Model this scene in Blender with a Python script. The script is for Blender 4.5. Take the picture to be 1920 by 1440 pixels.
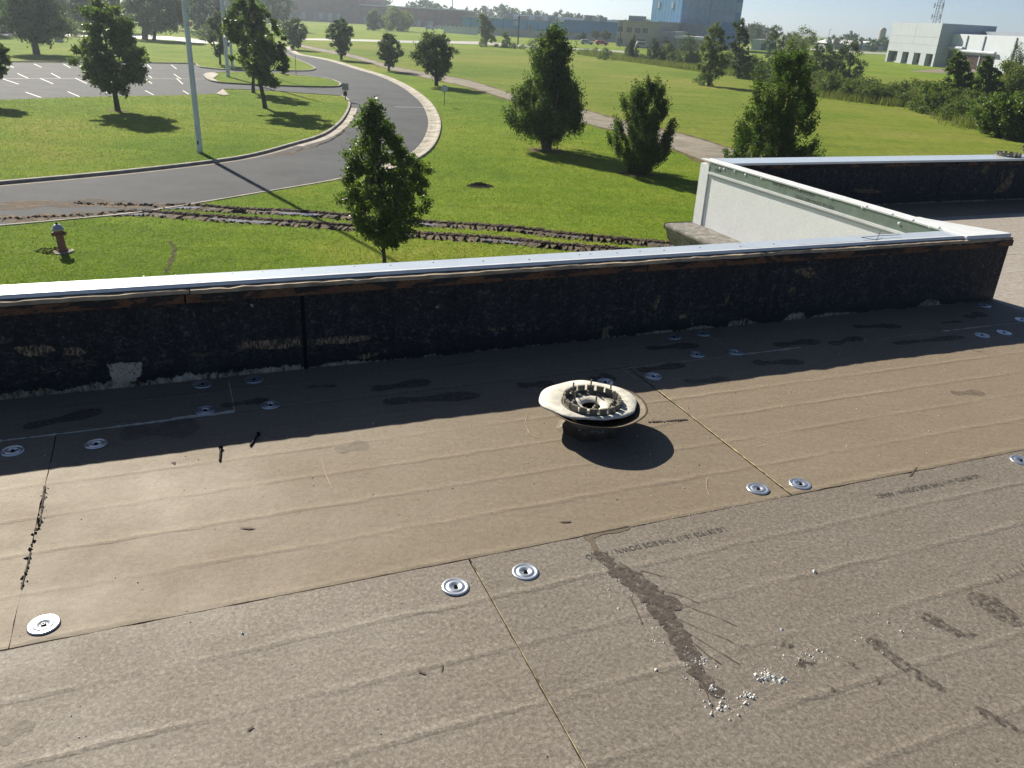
import bpy, bmesh, math, random
import numpy as np
from mathutils import Vector, Matrix
from mathutils.geometry import tessellate_polygon

for _o in list(bpy.data.objects):
    bpy.data.objects.remove(_o)
S = bpy.context.scene
COL = S.collection
# ------------------------------------------------------------------ camera
FPX, PITCH, ROLL, EYE = 1530.0, math.radians(24.2), math.radians(3.1), 1.51
_f = Vector((0, math.cos(PITCH), -math.sin(PITCH)))
_r0 = Vector((1, 0, 0)); _u0 = _r0.cross(_f)
_u = _u0 * math.cos(ROLL) - _r0 * math.sin(ROLL)
_r = _r0 * math.cos(ROLL) + _u0 * math.sin(ROLL)
cam = bpy.data.cameras.new('camera')
cam.sensor_width = 36.0; cam.lens = FPX / 1920 * 36
cam.clip_start = 0.05; cam.clip_end = 6000
cam_o = bpy.data.objects.new('camera', cam); COL.objects.link(cam_o)
cam_o.matrix_world = Matrix(((_r.x, _u.x, -_f.x, 0), (_r.y, _u.y, -_f.y, 0), (_r.z, _u.z, -_f.z, EYE), (0, 0, 0, 1)))
S.camera = cam_o
# ------------------------------------------------------------------ light
SUN_EL, SUN_AZ = math.radians(32.0), math.atan2(-.585, .811)      # azimuth from +Y towards +X
W = bpy.data.worlds.new('World'); S.world = W; W.use_nodes = True
nt = W.node_tree
sky = nt.nodes.new('ShaderNodeTexSky'); sky.sky_type = 'NISHITA'; sky.sun_disc = False
sky.sun_elevation = SUN_EL; sky.sun_rotation = SUN_AZ
sky.air_density = 0.5; sky.dust_density = 0.4; sky.ozone_density = 2.0; sky.altitude = 50
bg = nt.nodes['Background']; bg.inputs['Strength'].default_value = 0.055
nt.links.new(sky.outputs[0], bg.inputs[0])
sl = bpy.data.lights.new('sun', 'SUN'); sl.energy = 5.0; sl.angle = math.radians(0.53); sl.color = (1, .92, .78)
sun = bpy.data.objects.new('sun', sl); COL.objects.link(sun)
_L = Vector((math.sin(SUN_AZ) * -math.cos(SUN_EL), -math.cos(SUN_AZ) * math.cos(SUN_EL), -math.sin(SUN_EL)))
sun.rotation_euler = _L.to_track_quat('-Z', 'Y').to_euler(); sun.location = (-60, 80, 70)
S.view_settings.view_transform = 'Standard'; S.view_settings.look = 'None'
S.view_settings.exposure = 0.92; S.view_settings.gamma = 1.0
S.view_settings.use_curve_mapping = False
S.render.engine = 'CYCLES'
S.cycles.max_bounces = 6; S.cycles.transparent_max_bounces = 12; S.cycles.volume_bounces = 0
S.cycles.use_denoising = True

# ------------------------------------------------------------------ places
GZ = -5.6                                          # the ground lies this far below the roof
A = math.radians(22.9); CA, SA = math.cos(A), math.sin(A)
def uv(u, v, z=0.0): return Vector((u * CA - v * SA, u * SA + v * CA, z))
def to_uv(p): return Vector((p[0] * CA + p[1] * SA, -p[0] * SA + p[1] * CA, p[2]))
def _ray(x, y): return (_f * FPX + _r * (x - 960) - _u * (y - 720)).normalized()
def at(x, y, z=GZ):                                # the point of the level z seen at a photograph pixel
    d = _ray(x, y); t = (z - EYE) / d.z
    return Vector((0, 0, EYE)) + d * t
def at_y(x, y, p):                                 # the point of the upright plane through p that faces the camera
    d = _ray(x, y); t = p[1] / d.y
    return Vector((0, 0, EYE)) + d * t
def on_v(x, y, v):                                 # the point of the plane v = const (roof frame) -> (u, z)
    d = _ray(x, y); n = Vector((-SA, CA, 0)); t = v / d.dot(n)
    q = to_uv(Vector((0, 0, EYE)) + d * t); return (q.x, q.z)
def on_u(x, y, u):
    d = _ray(x, y); n = Vector((CA, SA, 0)); t = u / d.dot(n)
    q = to_uv(Vector((0, 0, EYE)) + d * t); return (q.y, q.z)
def roof(x, y, z=0.0): return to_uv(at(x, y, z))

# ------------------------------------------------------------------ materials
def srgb(h):
    h = h.lstrip('#'); c = [int(h[i:i + 2], 16) / 255 for i in (0, 2, 4)]
    return tuple((x / 12.92 if x <= .04045 else ((x + .055) / 1.055) ** 2.4) for x in c)
class NT:
    def __init__(s, name):
        s.m = bpy.data.materials.new(name); s.m.use_nodes = True
        s.t = s.m.node_tree; s.b = s.t.nodes['Principled BSDF']; s.out = s.t.nodes['Material Output']
    def n(s, kind, **kw):
        x = s.t.nodes.new('ShaderNode' + kind)
        for k, v in kw.items(): setattr(x, k, v)
        return x
    def l(s, a, b): s.t.links.new(a, b)
    def pos(s, scale=(1, 1, 1), rot=0.0, obj=False):
        if obj: src = s.n('TexCoord').outputs['Object']
        else: src = s.n('NewGeometry').outputs['Position']
        mp = s.n('Mapping'); mp.vector_type = 'POINT'
        mp.inputs['Scale'].default_value = scale; mp.inputs['Rotation'].default_value = (0, 0, rot)
        s.l(src, mp.inputs[0]); return mp.outputs[0]
    def noise(s, vec, scale, detail=4, rough=.6, dist=0.0):
        x = s.n('TexNoise'); x.inputs['Scale'].default_value = scale; x.inputs['Detail'].default_value = detail
        x.inputs['Roughness'].default_value = rough; x.inputs['Distortion'].default_value = dist
        s.l(vec, x.inputs['Vector']); return x.outputs[0]
    def ramp(s, fac, stops):
        x = s.n('ValToRGB'); e = x.color_ramp.elements
        while len(e) < len(stops): e.new(.5)
        for i, (p, c) in enumerate(stops):
            e[i].position = p; e[i].color = (*c, 1) if len(c) == 3 else c
        s.l(fac, x.inputs[0]); return x.outputs[0]
    def mix(s, fac, a, b, mode='MIX'):
        x = s.n('Mix'); x.data_type = 'RGBA'; x.blend_type = mode
        for sock, val in ((x.inputs[0], fac), (x.inputs[6], a), (x.inputs[7], b)):
            if hasattr(val, 'links'): s.l(val, sock)
            elif isinstance(val, (int, float)): sock.default_value = val
            else: sock.default_value = (*val, 1)
        return x.outputs[2]
    def math(s, op, a, b=0.0, clamp=False):
        x = s.n('Math'); x.operation = op; x.use_clamp = clamp
        for i, val in enumerate((a, b)):
            if hasattr(val, 'links'): s.l(val, x.inputs[i])
            else: x.inputs[i].default_value = val
        return x.outputs[0]
    def bump(s, h, strength=.5, dist=.01, prev=None):
        x = s.n('Bump'); x.inputs['Strength'].default_value = strength; x.inputs['Distance'].default_value = dist
        s.l(h, x.inputs['Height'])
        if prev is not None: s.l(prev, x.inputs['Normal'])
        return x.outputs[0]
    def set(s, color=None, rough=None, metal=None, spec=None, normal=None):
        for k, v in (('Base Color', color), ('Roughness', rough), ('Metallic', metal), ('Specular IOR Level', spec), ('Normal', normal)):
            if v is None: continue
            if hasattr(v, 'links'): s.l(v, s.b.inputs[k])
            elif isinstance(v, (int, float)): s.b.inputs[k].default_value = v
            else: s.b.inputs[k].default_value = (*v, 1)
        return s.m
def simple(name, col, rough=.7, metal=0, var=.25, scale=6, bump=0, bscale=40, bdist=.004, spec=.4, obj=True):
    k = NT(name); p = k.pos(obj=obj); n = k.noise(p, scale, 6)
    lo = tuple(c * (1 - var) for c in col); hi = tuple(min(1, c * (1 + var)) for c in col)
    c = k.ramp(n, [(.3, lo), (.7, hi)])
    nn = k.bump(k.noise(p, bscale, 4), bump, bdist) if bump else None
    return k.set(c, rough, metal, spec, nn)

M = {}
def board_mat(name, c0, c1, c2, mott, mscale):
    k = NT(name); p = k.pos(rot=-A)
    info = k.n('ObjectInfo').outputs['Random']
    fib = k.noise(k.pos((1, 1.0, 1), -A), mscale, 5, .65, .6)
    big = k.noise(p, 2.2, 5, .6)
    fine = k.noise(p, 230, 4, .75)
    c = k.ramp(fib, [(.5 - mott, c0), (.5, c1), (.5 + mott, c2)])
    c = k.mix(k.ramp(big, [(.35, (0, 0, 0)), (.75, (1, 1, 1))]), c, k.mix(1, c, (.90, .88, .86), 'MULTIPLY'))
    c = k.mix(.6, c, k.mix(1, c, k.ramp(fine, [(.3, (.55, .55, .55)), (.7, (1.38, 1.38, 1.38))]), 'MULTIPLY'))
    # streaks drawn out along the board
    st = k.noise(k.pos((.8, 16, 1), -A), 3.0, 4, .6)
    c = k.mix(.35, c, k.mix(1, c, k.ramp(st, [(.3, (.78, .78, .78)), (.7, (1.1, 1.1, 1.1))]), 'MULTIPLY'))
    c = k.mix(1, c, k.ramp(info, [(0, (.92, .92, .91)), (1, (1.07, 1.06, 1.05))]), 'MULTIPLY')
    # soft ridges every 0.2 m along the board, with wandering height and edge
    sep = k.n('SeparateXYZ'); k.l(p, sep.inputs[0])
    wob = k.noise(k.pos((1.3, 5, 1), -A), 3.0, 4, .6)
    v = k.math('ADD', sep.outputs[1], k.math('MULTIPLY', k.math('SUBTRACT', wob, .5), .035))
    vv = k.math('FRACT', k.math('DIVIDE', k.math('SUBTRACT', v, 1.923 - 6.09), .203))
    prof = k.ramp(vv, [(0, (.55, .55, .55)), (.04, (.82, .82, .82)), (.085, (.95, .95, .95)), (.15, (.56, .56, .56)), (.22, (.44, .44, .44)), (.34, (.5, .5, .5)), (.93, (.52, .52, .52)), (1, (.55, .55, .55))])
    fade = k.noise(k.pos((.9, 2.5, 1), -A), 1.7, 3, .5)
    b0 = k.bump(prof, .5, .010)
    k.l(k.ramp(fade, [(.35, (.12, .12, .12)), (.65, (.55, .55, .55))]), b0.node.inputs['Strength'])
    b1 = k.bump(big, .5, .012, b0)
    b2 = k.bump(fib, .32, .0022, b1)
    b3 = k.bump(fine, .35, .0012, b2)
    rough = k.ramp(big, [(.3, (.60, .60, .60)), (.7, (.74, .74, .74))])
    return k.set(c, rough, 0, .22, b3)
M['facer_new'] = board_mat('facer_mottled', (.108, .095, .081), (.184, .164, .139), (.29, .26, .222), .20, 95)
M['facer_old'] = board_mat('facer_smooth', (.180, .147, .107), (.217, .179, .132), (.253, .211, .158), .2, 60)
M['facer_far'] = board_mat('facer_weathered', (.24, .215, .19), (.32, .295, .265), (.42, .395, .36), .22, 38)
M['deck'] = simple('roof_deck', (.03, .028, .025), .9)
M['foam'] = simple('board_foam', (.50, .42, .22), .9, var=.3, scale=30, bump=.4, bscale=200, bdist=.002)
M['foam_pale'] = simple('board_foam_pale', (.52, .48, .38), .9, var=.3, scale=40, bump=.5, bscale=160, bdist=.002)
M['galv'] = simple('galvanised_steel', (.60, .64, .68), .30, .85, .10, 25, .15, 60, .001, .5)
M['screw'] = simple('black_screw', (.02, .02, .022), .4, .6, .2)
M['white_chip'] = simple('white_chip', (.60, .60, .57), .8, var=.12, scale=90)
M['tan_chip'] = simple('tan_chip', (.42, .34, .24), .9, var=.3, scale=90)
M['dark_chip'] = simple('dark_chip', (.035, .03, .026), .9, var=.3, scale=90)
def plaster_mat():
    k = NT('pale_plaster'); n = k.noise(k.pos((20, 20, 7), -A), 3, 7, .8, .6); m = k.noise(k.pos(rot=-A), 9, 6, .75)
    c = k.ramp(k.math('ADD', k.math('MULTIPLY', n, .6), k.math('MULTIPLY', m, .4)), [(.41, (.022, .020, .018)), (.47, (.17, .14, .10)), (.55, (.38, .325, .24)), (.65, (.50, .45, .36))])
    return k.set(c, .9, 0, .25, k.bump(n, .5, .004))
M['paper'] = plaster_mat()

def felt_mat():
    k = NT('black_felt'); p = k.pos(rot=-A)
    big = k.noise(k.pos((1, 1, 1.6), -A), 5, 8, .68, .5)
    mid = k.noise(k.pos((1, 1, 1.2), -A), 26, 6, .72, 1.2)
    fine = k.noise(p, 75, 4, .7, .7)
    h = k.math('ADD', k.math('MULTIPLY', mid, .5), k.math('MULTIPLY', fine, .5))
    c = k.ramp(h, [(.38, (.014, .0142, .0155)), (.50, (.029, .029, .031)), (.555, (.052, .051, .050)), (.60, (.115, .108, .095)), (.66, (.20, .18, .15))])
    dr = k.noise(k.pos((14, 14, 1.0), -A), 2.0, 5, .7)
    c = k.mix(.55, c, k.mix(1, c, k.ramp(dr, [(.35, (.45, .45, .48)), (.65, (1.35, 1.32, 1.28))]), 'MULTIPLY'))
    sep = k.n('SeparateXYZ'); k.l(p, sep.inputs[0])
    zz = k.math('ADD', sep.outputs[2], k.math('MULTIPLY', k.math('SUBTRACT', big, .5), .14))
    band = k.ramp(zz, [(.06, (0, 0, 0)), (.10, (1, 1, 1)), (.13, (1, 1, 1)), (.18, (0, 0, 0))])
    tear = k.noise(k.pos((1.6, 1, 5), -A), 7, 9, .78, .8)
    t1 = k.ramp(tear, [(.545, (0, 0, 0)), (.62, (1, 1, 1))])
    spot = k.ramp(k.noise(p, 10, 8, .8, .4), [(.66, (0, 0, 0)), (.72, (1, 1, 1))])
    mk = k.math('MAXIMUM', k.math('MULTIPLY', band, t1), k.math('MULTIPLY', spot, .8))
    gr = k.noise(k.pos((60, 60, 6), -A), 3, 4, .7)
    tan = k.ramp(gr, [(.3, (.08, .06, .04)), (.7, (.24, .18, .11))])
    mk2 = k.math('MULTIPLY', mk, k.ramp(mid, [(.40, (0, 0, 0)), (.52, (1, 1, 1))]))
    c = k.mix(mk2, c, tan)
    tar = k.ramp(zz, [(.03, (1, 1, 1)), (.09, (0, 0, 0))])      # glossy tar brushed along the foot
    c = k.mix(k.math('MULTIPLY', tar, .8), c, (.012, .012, .013))
    b = k.bump(h, 1.0, .020, k.bump(big, .8, .05))
    return k.set(c, k.mix(tar, (.7, .7, .7), (.33, .33, .33)), 0, .45, b)
M['felt'] = felt_mat()
def wood_mat():
    k = NT('tarred_wood'); p = k.pos((1, 1, 1), -A)
    g = k.noise(k.pos((1.2, 25, 25), -A), 5, 6, .7, .6)
    wood = k.ramp(g, [(.3, (.085, .040, .020)), (.55, (.16, .078, .040)), (.75, (.24, .14, .08))])
    sep = k.n('SeparateXYZ'); k.l(p, sep.inputs[0])
    n = k.noise(k.pos((1.1, 1, 3), -A), 5.5, 8, .72, .4)
    h = k.math('ADD', k.math('MULTIPLY', k.math('SUBTRACT', sep.outputs[2], .372), 9.0), k.math('MULTIPLY', k.math('SUBTRACT', n, .46), 3.4))
    mask = k.ramp(h, [(.15, (0, 0, 0)), (.26, (1, 1, 1))])
    tar = k.ramp(k.noise(p, 60, 5, .7), [(.3, (.012, .012, .013)), (.7, (.045, .04, .036))])
    return k.set(k.mix(mask, wood, tar), .75, 0, .35, k.bump(k.noise(p, 45, 6, .75), .8, .008))
M['wood'] = wood_mat()
M['wood_pale'] = simple('weathered_wood_top', (.34, .27, .19), .85, var=.35, scale=14, bump=.5, bscale=60, bdist=.004)
M['coping'] = simple('white_coping', (.60, .66, .70), .24, 0.30, .05, 5, .06, 12, .003, .6)
M['lip'] = simple('white_lip', (.64, .66, .67), .45, 0, .08, 10, .2, 60, .002)
def panel_white():
    k = NT('white_textured_panel'); p = k.pos(rot=-A)
    n = k.noise(p, 55, 4, .6, 1.2); m = k.noise(p, 4, 6, .65)
    c = k.ramp(n, [(.38, (.70, .72, .74)), (.55, (.77, .79, .80)), (.7, (.83, .84, .84))])
    c = k.mix(k.ramp(m, [(.35, (0, 0, 0)), (.75, (.35, .35, .35))]), c, (.58, .60, .60))
    return k.set(c, .55, 0, .4, k.bump(n, .22, .004))
M['panel'] = panel_white(); M['trim_shade'] = simple('trim_shade_grey', (.52, .54, .55), .5, 0, .05)  # the second, greyer colour stands for shade below the white trim
M['stripgalv'] = simple('dull_galvanised_strip', (.22, .27, .25), .42, .5, .18, 12, .1, 40, .002, .5)
M['concrete'] = simple('weathered_concrete', (.20, .19, .17), .9, var=.55, scale=16, bump=.8, bscale=70, bdist=.012)
M['ink'] = simple('printed_ink', (.020, .022, .026), .7, var=.5, scale=120)
M['ink_soft'] = simple('faded_print', (.045, .043, .045), .8, var=.5, scale=160)
M['collar'] = simple('dirty_white_membrane', (.56, .54, .47), .6, 0, .30, 22, .5, 40, .006)
M['castiron'] = simple('grey_cast_iron', (.15, .145, .115), .6, .25, .35, 40, .4, 120, .002)
M['rust'] = simple('stained_drain_pan', (.095, .072, .045), .65, .2, .45, 18, .4, 60, .004)
M['stud'] = simple('drain_stud', (.22, .21, .19), .5, .6, .3, 60)
M['hole'] = simple('drain_hole', (.006, .006, .006), .9)

def grass_mat(name, stops, sc=.5, patch=.07, bump=.9):
    k = NT(name); p = k.pos()
    a = k.noise(p, patch, 5, .6); b = k.noise(p, sc, 6, .7); f = k.noise(p, 14, 4, .75)
    m = k.math('ADD', k.math('MULTIPLY', a, .55), k.math('ADD', k.math('MULTIPLY', b, .25), k.math('MULTIPLY', f, .20)))
    c = k.ramp(m, stops)
    c = k.mix(.75, c, k.mix(1, c, k.ramp(f, [(.28, (.45, .5, .45)), (.7, (1.35, 1.3, 1.25))]), 'MULTIPLY'))
    tf = k.noise(k.pos((1, .45, 1), .5), 2.2, 6, .78, .3)
    c = k.mix(.8, c, k.mix(1, c, k.ramp(tf, [(.32, (.66, .72, .66)), (.5, (1, 1, 1)), (.68, (1.22, 1.16, 1.12))]), 'MULTIPLY'))
    mow = k.noise(k.pos((.05, .9, 1), -.35), 1.0, 3, .6); c = k.mix(.6, c, k.mix(1, c, k.ramp(mow, [(.35, (.80, .84, .8)), (.65, (1.14, 1.1, 1.08))]), 'MULTIPLY'))
    bb = k.bump(k.noise(p, 9, 5, .8), bump, .12, k.bump(b, .5, .25))
    k.set(c, .9, 0, .04, bb)
    return k.m
M['lawn'] = grass_mat('lawn', [(.36, (.088, .162, .014)), (.46, (.148, .232, .022)), (.54, (.200, .262, .030)), (.62, (.26, .265, .055))])
M['field'] = grass_mat('mown_field', [(.36, (.105, .178, .020)), (.46, (.155, .218, .028)), (.54, (.198, .238, .040)), (.64, (.255, .255, .068))], .3, .045)
M['blade'] = None
def leaf(name, c0, c1, trans, tr=.35, rough=.6, spec=.15):
    k = NT(name)
    rnd = k.n('NewGeometry').outputs['Random Per Island']
    c = k.ramp(rnd, [(0, c0), (1, c1)])
    t = k.n('BsdfTranslucent'); k.l(k.mix(1, c, trans, 'MULTIPLY'), t.inputs[0])
    k.set(c, rough, 0, spec)
    mx = k.n('MixShader'); mx.inputs[0].default_value = tr
    k.l(k.b.outputs[0], mx.inputs[1]); k.l(t.outputs[0], mx.inputs[2]); k.l(mx.outputs[0], k.out.inputs[0])
    return k.m
M['leaf'] = leaf('pear_leaf', (.036, .066, .016), (.090, .130, .030), (1.9, 2.1, .8), .42, .45, .22)
M['leaf_light'] = leaf('light_leaf', (.075, .105, .028), (.150, .170, .052), (1.7, 1.9, 1.0), .36)
M['leaf_dark'] = leaf('dark_leaf', (.034, .058, .020), (.070, .100, .034), (1.7, 2.0, 1.0), .30)
M['needle'] = leaf('cedar_spray', (.028, .056, .013), (.066, .108, .022), (2.0, 2.2, .8), .36)
M['brush'] = leaf('undergrowth_leaf', (.060, .090, .024), (.125, .150, .042), (1.6, 1.8, 1.0), .34)
M['blade'] = leaf('grass_blade', (.092, .158, .014), (.175, .240, .028), (1.4, 1.6, .6), .42, .8, .05)
M['weed'] = leaf('tall_weed', (.075, .100, .022), (.150, .165, .045), (1.5, 1.6, .9), .4, .6, .25)
M['bark'] = simple('bark', (.060, .048, .038), .95, var=.4, scale=9, bump=.8, bscale=30, bdist=.02)
M['bark_pale'] = simple('bark_pale', (.11, .088, .065), .95, var=.35, scale=9, bump=.8, bscale=30, bdist=.02)

def asphalt():
    k = NT('asphalt'); p = k.pos()
    b = k.noise(p, .35, 6, .65); f = k.noise(p, 22, 3, .8); w = k.noise(k.pos((.5, .5, .5)), .8, 7, .75, 1.0)
    c = k.ramp(b, [(.3, (.030, .035, .044)), (.7, (.056, .063, .074))])
    c = k.mix(.7, c, k.mix(1, c, k.ramp(f, [(.3, (.6, .6, .6)), (.7, (1.5, 1.5, 1.48))]), 'MULTIPLY'))
    c = k.mix(k.ramp(w, [(.60, (0, 0, 0)), (.75, (.4, .4, .4))]), c, (.15, .135, .11))
    return k.set(c, .85, 0, .16, k.bump(f, .7, .03))
M['asphalt'] = asphalt()
M['kerb'] = simple('kerb_concrete', (.27, .25, .215), .85, var=.45, scale=1.6, bump=.5, bscale=12, bdist=.02, obj=False)
M['gutter'] = simple('gutter_concrete', (.30, .27, .22), .85, var=.5, scale=1.1, bump=.4, bscale=14, bdist=.02, obj=False)
M['paint'] = simple('road_paint', (.46, .46, .45), .7, var=.3, scale=7, obj=False)
def gravel():
    k = NT('gravel'); p = k.pos()
    a = k.noise(p, .5, 6, .65); f = k.noise(p, 9, 4, .8)
    c = k.ramp(k.math('ADD', k.math('MULTIPLY', a, .6), k.math('MULTIPLY', f, .4)), [(.36, (.13, .115, .085)), (.5, (.225, .20, .155)), (.66, (.32, .29, .235))])
    return k.set(c, .9, 0, .2, k.bump(f, .8, .06))
M['gravel'] = gravel()
M['dirt'] = simple('bare_dirt', (.125, .095, .055), .95, spec=.05, var=.4, scale=1.5, bump=.6, bscale=10, bdist=.03, obj=False)
M['mud'] = simple('churned_mud', (.070, .052, .038), .95, var=.5, scale=3.5, bump=.8, bscale=14, bdist=.03, spec=.08, obj=False)
M['mudbed'] = simple('drying_mud', (.115, .092, .062), .9, var=.45, scale=2.2, bump=.8, bscale=12, bdist=.03, spec=.1, obj=False)
M['mudwet'] = simple('wet_mud', (.15, .13, .115), .10, var=.5, scale=2.5, bump=.35, bscale=6, bdist=.012, spec=.8, obj=False)
M['silt'] = simple('silt_on_road', (.19, .155, .115), .85, var=.4, scale=1.3, bump=.4, bscale=16, bdist=.02, obj=False)
M['farroad'] = simple('far_road_sun_glare', (.36, .34, .31), .6, var=.15, scale=.1, obj=False)  # sun glare on the far street put into its pale colour

# ------------------------------------------------------------------ objects
ORG = {}
def link(o, parent=None, loc=(0, 0, 0), rot=0.0):
    COL.objects.link(o)
    if parent is not None:
        o.parent = parent
    o.location = loc; o.rotation_euler = (0, 0, rot)
    return o
def tag(o, label=None, cat=None, group=None, kind=None):
    if label: o['label'] = label
    if cat: o['category'] = cat
    if group: o['group'] = group
    if kind: o['kind'] = kind
    return o
def thing(name, label, cat, loc, rot=0.0, group=None):
    """an Empty at the base of a thing; its parts are given in the thing's own axes"""
    o = bpy.data.objects.new(name, None); o.empty_display_size = .1
    link(o, None, loc, rot); return tag(o, label, cat, group)

class MB:
    def __init__(s): s.v = []; s.f = []; s.sm = False
    def face(s, *pts):
        i = len(s.v); s.v += [tuple(p) for p in pts]; s.f.append(tuple(range(i, i + len(pts)))); return s
    def add(s, vs, fs):
        i = len(s.v); s.v += [tuple(p) for p in vs]; s.f += [tuple(j + i for j in f) for f in fs]; return s
    def box(s, x0, y0, z0, x1, y1, z1):
        v = [(x0, y0, z0), (x1, y0, z0), (x1, y1, z0), (x0, y1, z0), (x0, y0, z1), (x1, y0, z1), (x1, y1, z1), (x0, y1, z1)]
        return s.add(v, [(0, 3, 2, 1), (4, 5, 6, 7), (0, 1, 5, 4), (1, 2, 6, 5), (2, 3, 7, 6), (3, 0, 4, 7)])
    def prism(s, pts, z0, z1):
        n = len(pts); a = sum(pts[i][0] * pts[(i + 1) % n][1] - pts[(i + 1) % n][0] * pts[i][1] for i in range(n))
        if a < 0: pts = pts[::-1]
        zt = z1 if isinstance(z1, (list, tuple)) else [z1] * n
        if a < 0 and isinstance(z1, (list, tuple)): zt = list(z1)[::-1]
        v = [(p[0], p[1], z0) for p in pts] + [(p[0], p[1], z) for p, z in zip(pts, zt)]
        fs = [(i, (i + 1) % n, (i + 1) % n + n, i + n) for i in range(n)]
        tri = tessellate_polygon([[Vector((p[0], p[1], 0)) for p in pts]])
        for t in tri:
            t = list(t)
            ar = (pts[t[1]][0] - pts[t[0]][0]) * (pts[t[2]][1] - pts[t[0]][1]) - (pts[t[2]][0] - pts[t[0]][0]) * (pts[t[1]][1] - pts[t[0]][1])
            if ar < 0: t = t[::-1]
            fs.append(tuple(i + n for i in t)); fs.append(tuple(t[::-1]))
        return s.add(v, fs)
    def sheet(s, pts, z):
        tri = tessellate_polygon([[Vector((p[0], p[1], 0)) for p in pts]]); fs = []
        for t in tri:
            t = list(t)
            ar = (pts[t[1]][0] - pts[t[0]][0]) * (pts[t[2]][1] - pts[t[0]][1]) - (pts[t[2]][0] - pts[t[0]][0]) * (pts[t[1]][1] - pts[t[0]][1])
            fs.append(tuple(t) if ar > 0 else tuple(t[::-1]))
        return s.add([(p[0], p[1], z) for p in pts], fs)
    def strip(s, L, R, z=None):
        """quads between two polylines of equal length"""
        n = len(L)
        v = [(*p[:2], z if z is not None else p[2]) for p in L] + [(*p[:2], z if z is not None else p[2]) for p in R]
        fs = []
        for i in range(n - 1):
            q = (i, i + n, i + 1 + n, i + 1)
            ar = (v[q[1]][0] - v[q[0]][0]) * (v[q[2]][1] - v[q[0]][1]) - (v[q[2]][0] - v[q[0]][0]) * (v[q[1]][1] - v[q[0]][1])
            fs.append(q if ar > 0 else q[::-1])
        return s.add(v, fs)
    def sweep(s, path, prof):
        """profile (offset to the left, height) swept along a ground polyline"""
        P = [Vector((p[0], p[1], 0)) for p in path]; n = len(P); m = len(prof); vs = []
        for i in range(n):
            t = (P[min(i + 1, n - 1)] - P[max(i - 1, 0)]).normalized(); nn = Vector((-t.y, t.x, 0))
            for o, h in prof: vs.append((P[i].x + nn.x * o, P[i].y + nn.y * o, h))
        fs = [(i * m + j, (i + 1) * m + j, (i + 1) * m + j + 1, i * m + j + 1) for i in range(n - 1) for j in range(m - 1)]
        return s.add(vs, fs)
    def tube(s, pts, rad, n=8, cap=True):
        P = [Vector(p) for p in pts]; R = rad if isinstance(rad, (list, tuple)) else [rad] * len(P); vs = []; up = Vector((0.13, .21, 1)).normalized()
        for i, p in enumerate(P):
            t = (P[min(i + 1, len(P) - 1)] - P[max(i - 1, 0)]).normalized()
            a = t.cross(up)
            if a.length < .05: a = t.cross(Vector((1, 0, 0)))
            a.normalize(); b = t.cross(a)
            for k in range(n):
                q = 2 * math.pi * k / n; vs.append(p + (a * math.cos(q) + b * math.sin(q)) * R[i])
        fs = [(i * n + k, i * n + (k + 1) % n, (i + 1) * n + (k + 1) % n, (i + 1) * n + k) for i in range(len(P) - 1) for k in range(n)]
        if cap: fs.append(tuple(range(n))[::-1]); fs.append(tuple(range((len(P) - 1) * n, len(P) * n)))
        return s.add(vs, fs)
    def lathe(s, prof, n=24, c=(0, 0, 0), wob=None):
        vs = []; m = len(prof)
        for k in range(n):
            q = 2 * math.pi * k / n; w = wob(q) if wob else 1.0
            for r, z in prof: vs.append((c[0] + r * w * math.cos(q), c[1] + r * w * math.sin(q), c[2] + z))
        fs = [(k * m + j, ((k + 1) % n) * m + j, ((k + 1) % n) * m + j + 1, k * m + j + 1) for k in range(n) for j in range(m - 1)]
        return s.add(vs, fs)
    def shift(s, d): s.v = [(p[0] + d[0], p[1] + d[1], p[2] + d[2]) for p in s.v]; return s
    def mesh(s, name, mat, smooth=False):
        me = bpy.data.meshes.new(name); me.from_pydata(s.v, [], s.f); me.materials.append(mat)
        if smooth: me.shade_smooth()
        me.update(); return me
    def obj(s, name, mat, parent=None, loc=(0, 0, 0), rot=0.0, smooth=False):
        return link(bpy.data.objects.new(name, s.mesh(name, mat, smooth)), parent, loc, rot)
def np_mesh(name, V, k, mat):
    """mesh of separate k-gons from an (n*k,3) array"""
    me = bpy.data.meshes.new(name); n = len(V)
    me.vertices.add(n); me.vertices.foreach_set('co', np.ascontiguousarray(V, dtype=np.float32).ravel())
    me.loops.add(n); me.loops.foreach_set('vertex_index', np.arange(n, dtype=np.int32))
    me.polygons.add(n // k); me.polygons.foreach_set('loop_start', np.arange(0, n, k, dtype=np.int32))
    try: me.polygons.foreach_set('loop_total', np.full(n // k, k, dtype=np.int32))
    except Exception: pass
    me.materials.append(mat); me.update(calc_edges=True); return me
def bevel(o, w=.004, seg=1):
    m = o.modifiers.new('edge', 'BEVEL'); m.width = w; m.segments = seg; m.limit_method = 'ANGLE'; m.angle_limit = math.radians(40); return o
def curve(pts, step=1.0):
    """Catmull-Rom through ground points"""
    P = [Vector((p[0], p[1], 0)) for p in pts]; out = []
    for i in range(len(P) - 1):
        p0, p1, p2, p3 = P[max(i - 1, 0)], P[i], P[i + 1], P[min(i + 2, len(P) - 1)]
        n = max(2, int((p2 - p1).length / step))
        for k in range(n):
            t = k / n
            out.append(.5 * ((2 * p1) + (p2 - p0) * t + (2 * p0 - 5 * p1 + 4 * p2 - p3) * t * t + (3 * p1 - p0 - 3 * p2 + p3) * t ** 3))
    out.append(P[-1]); return out
def px(pts, z=GZ): return [at(x, y, z) for x, y in pts]
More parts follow.
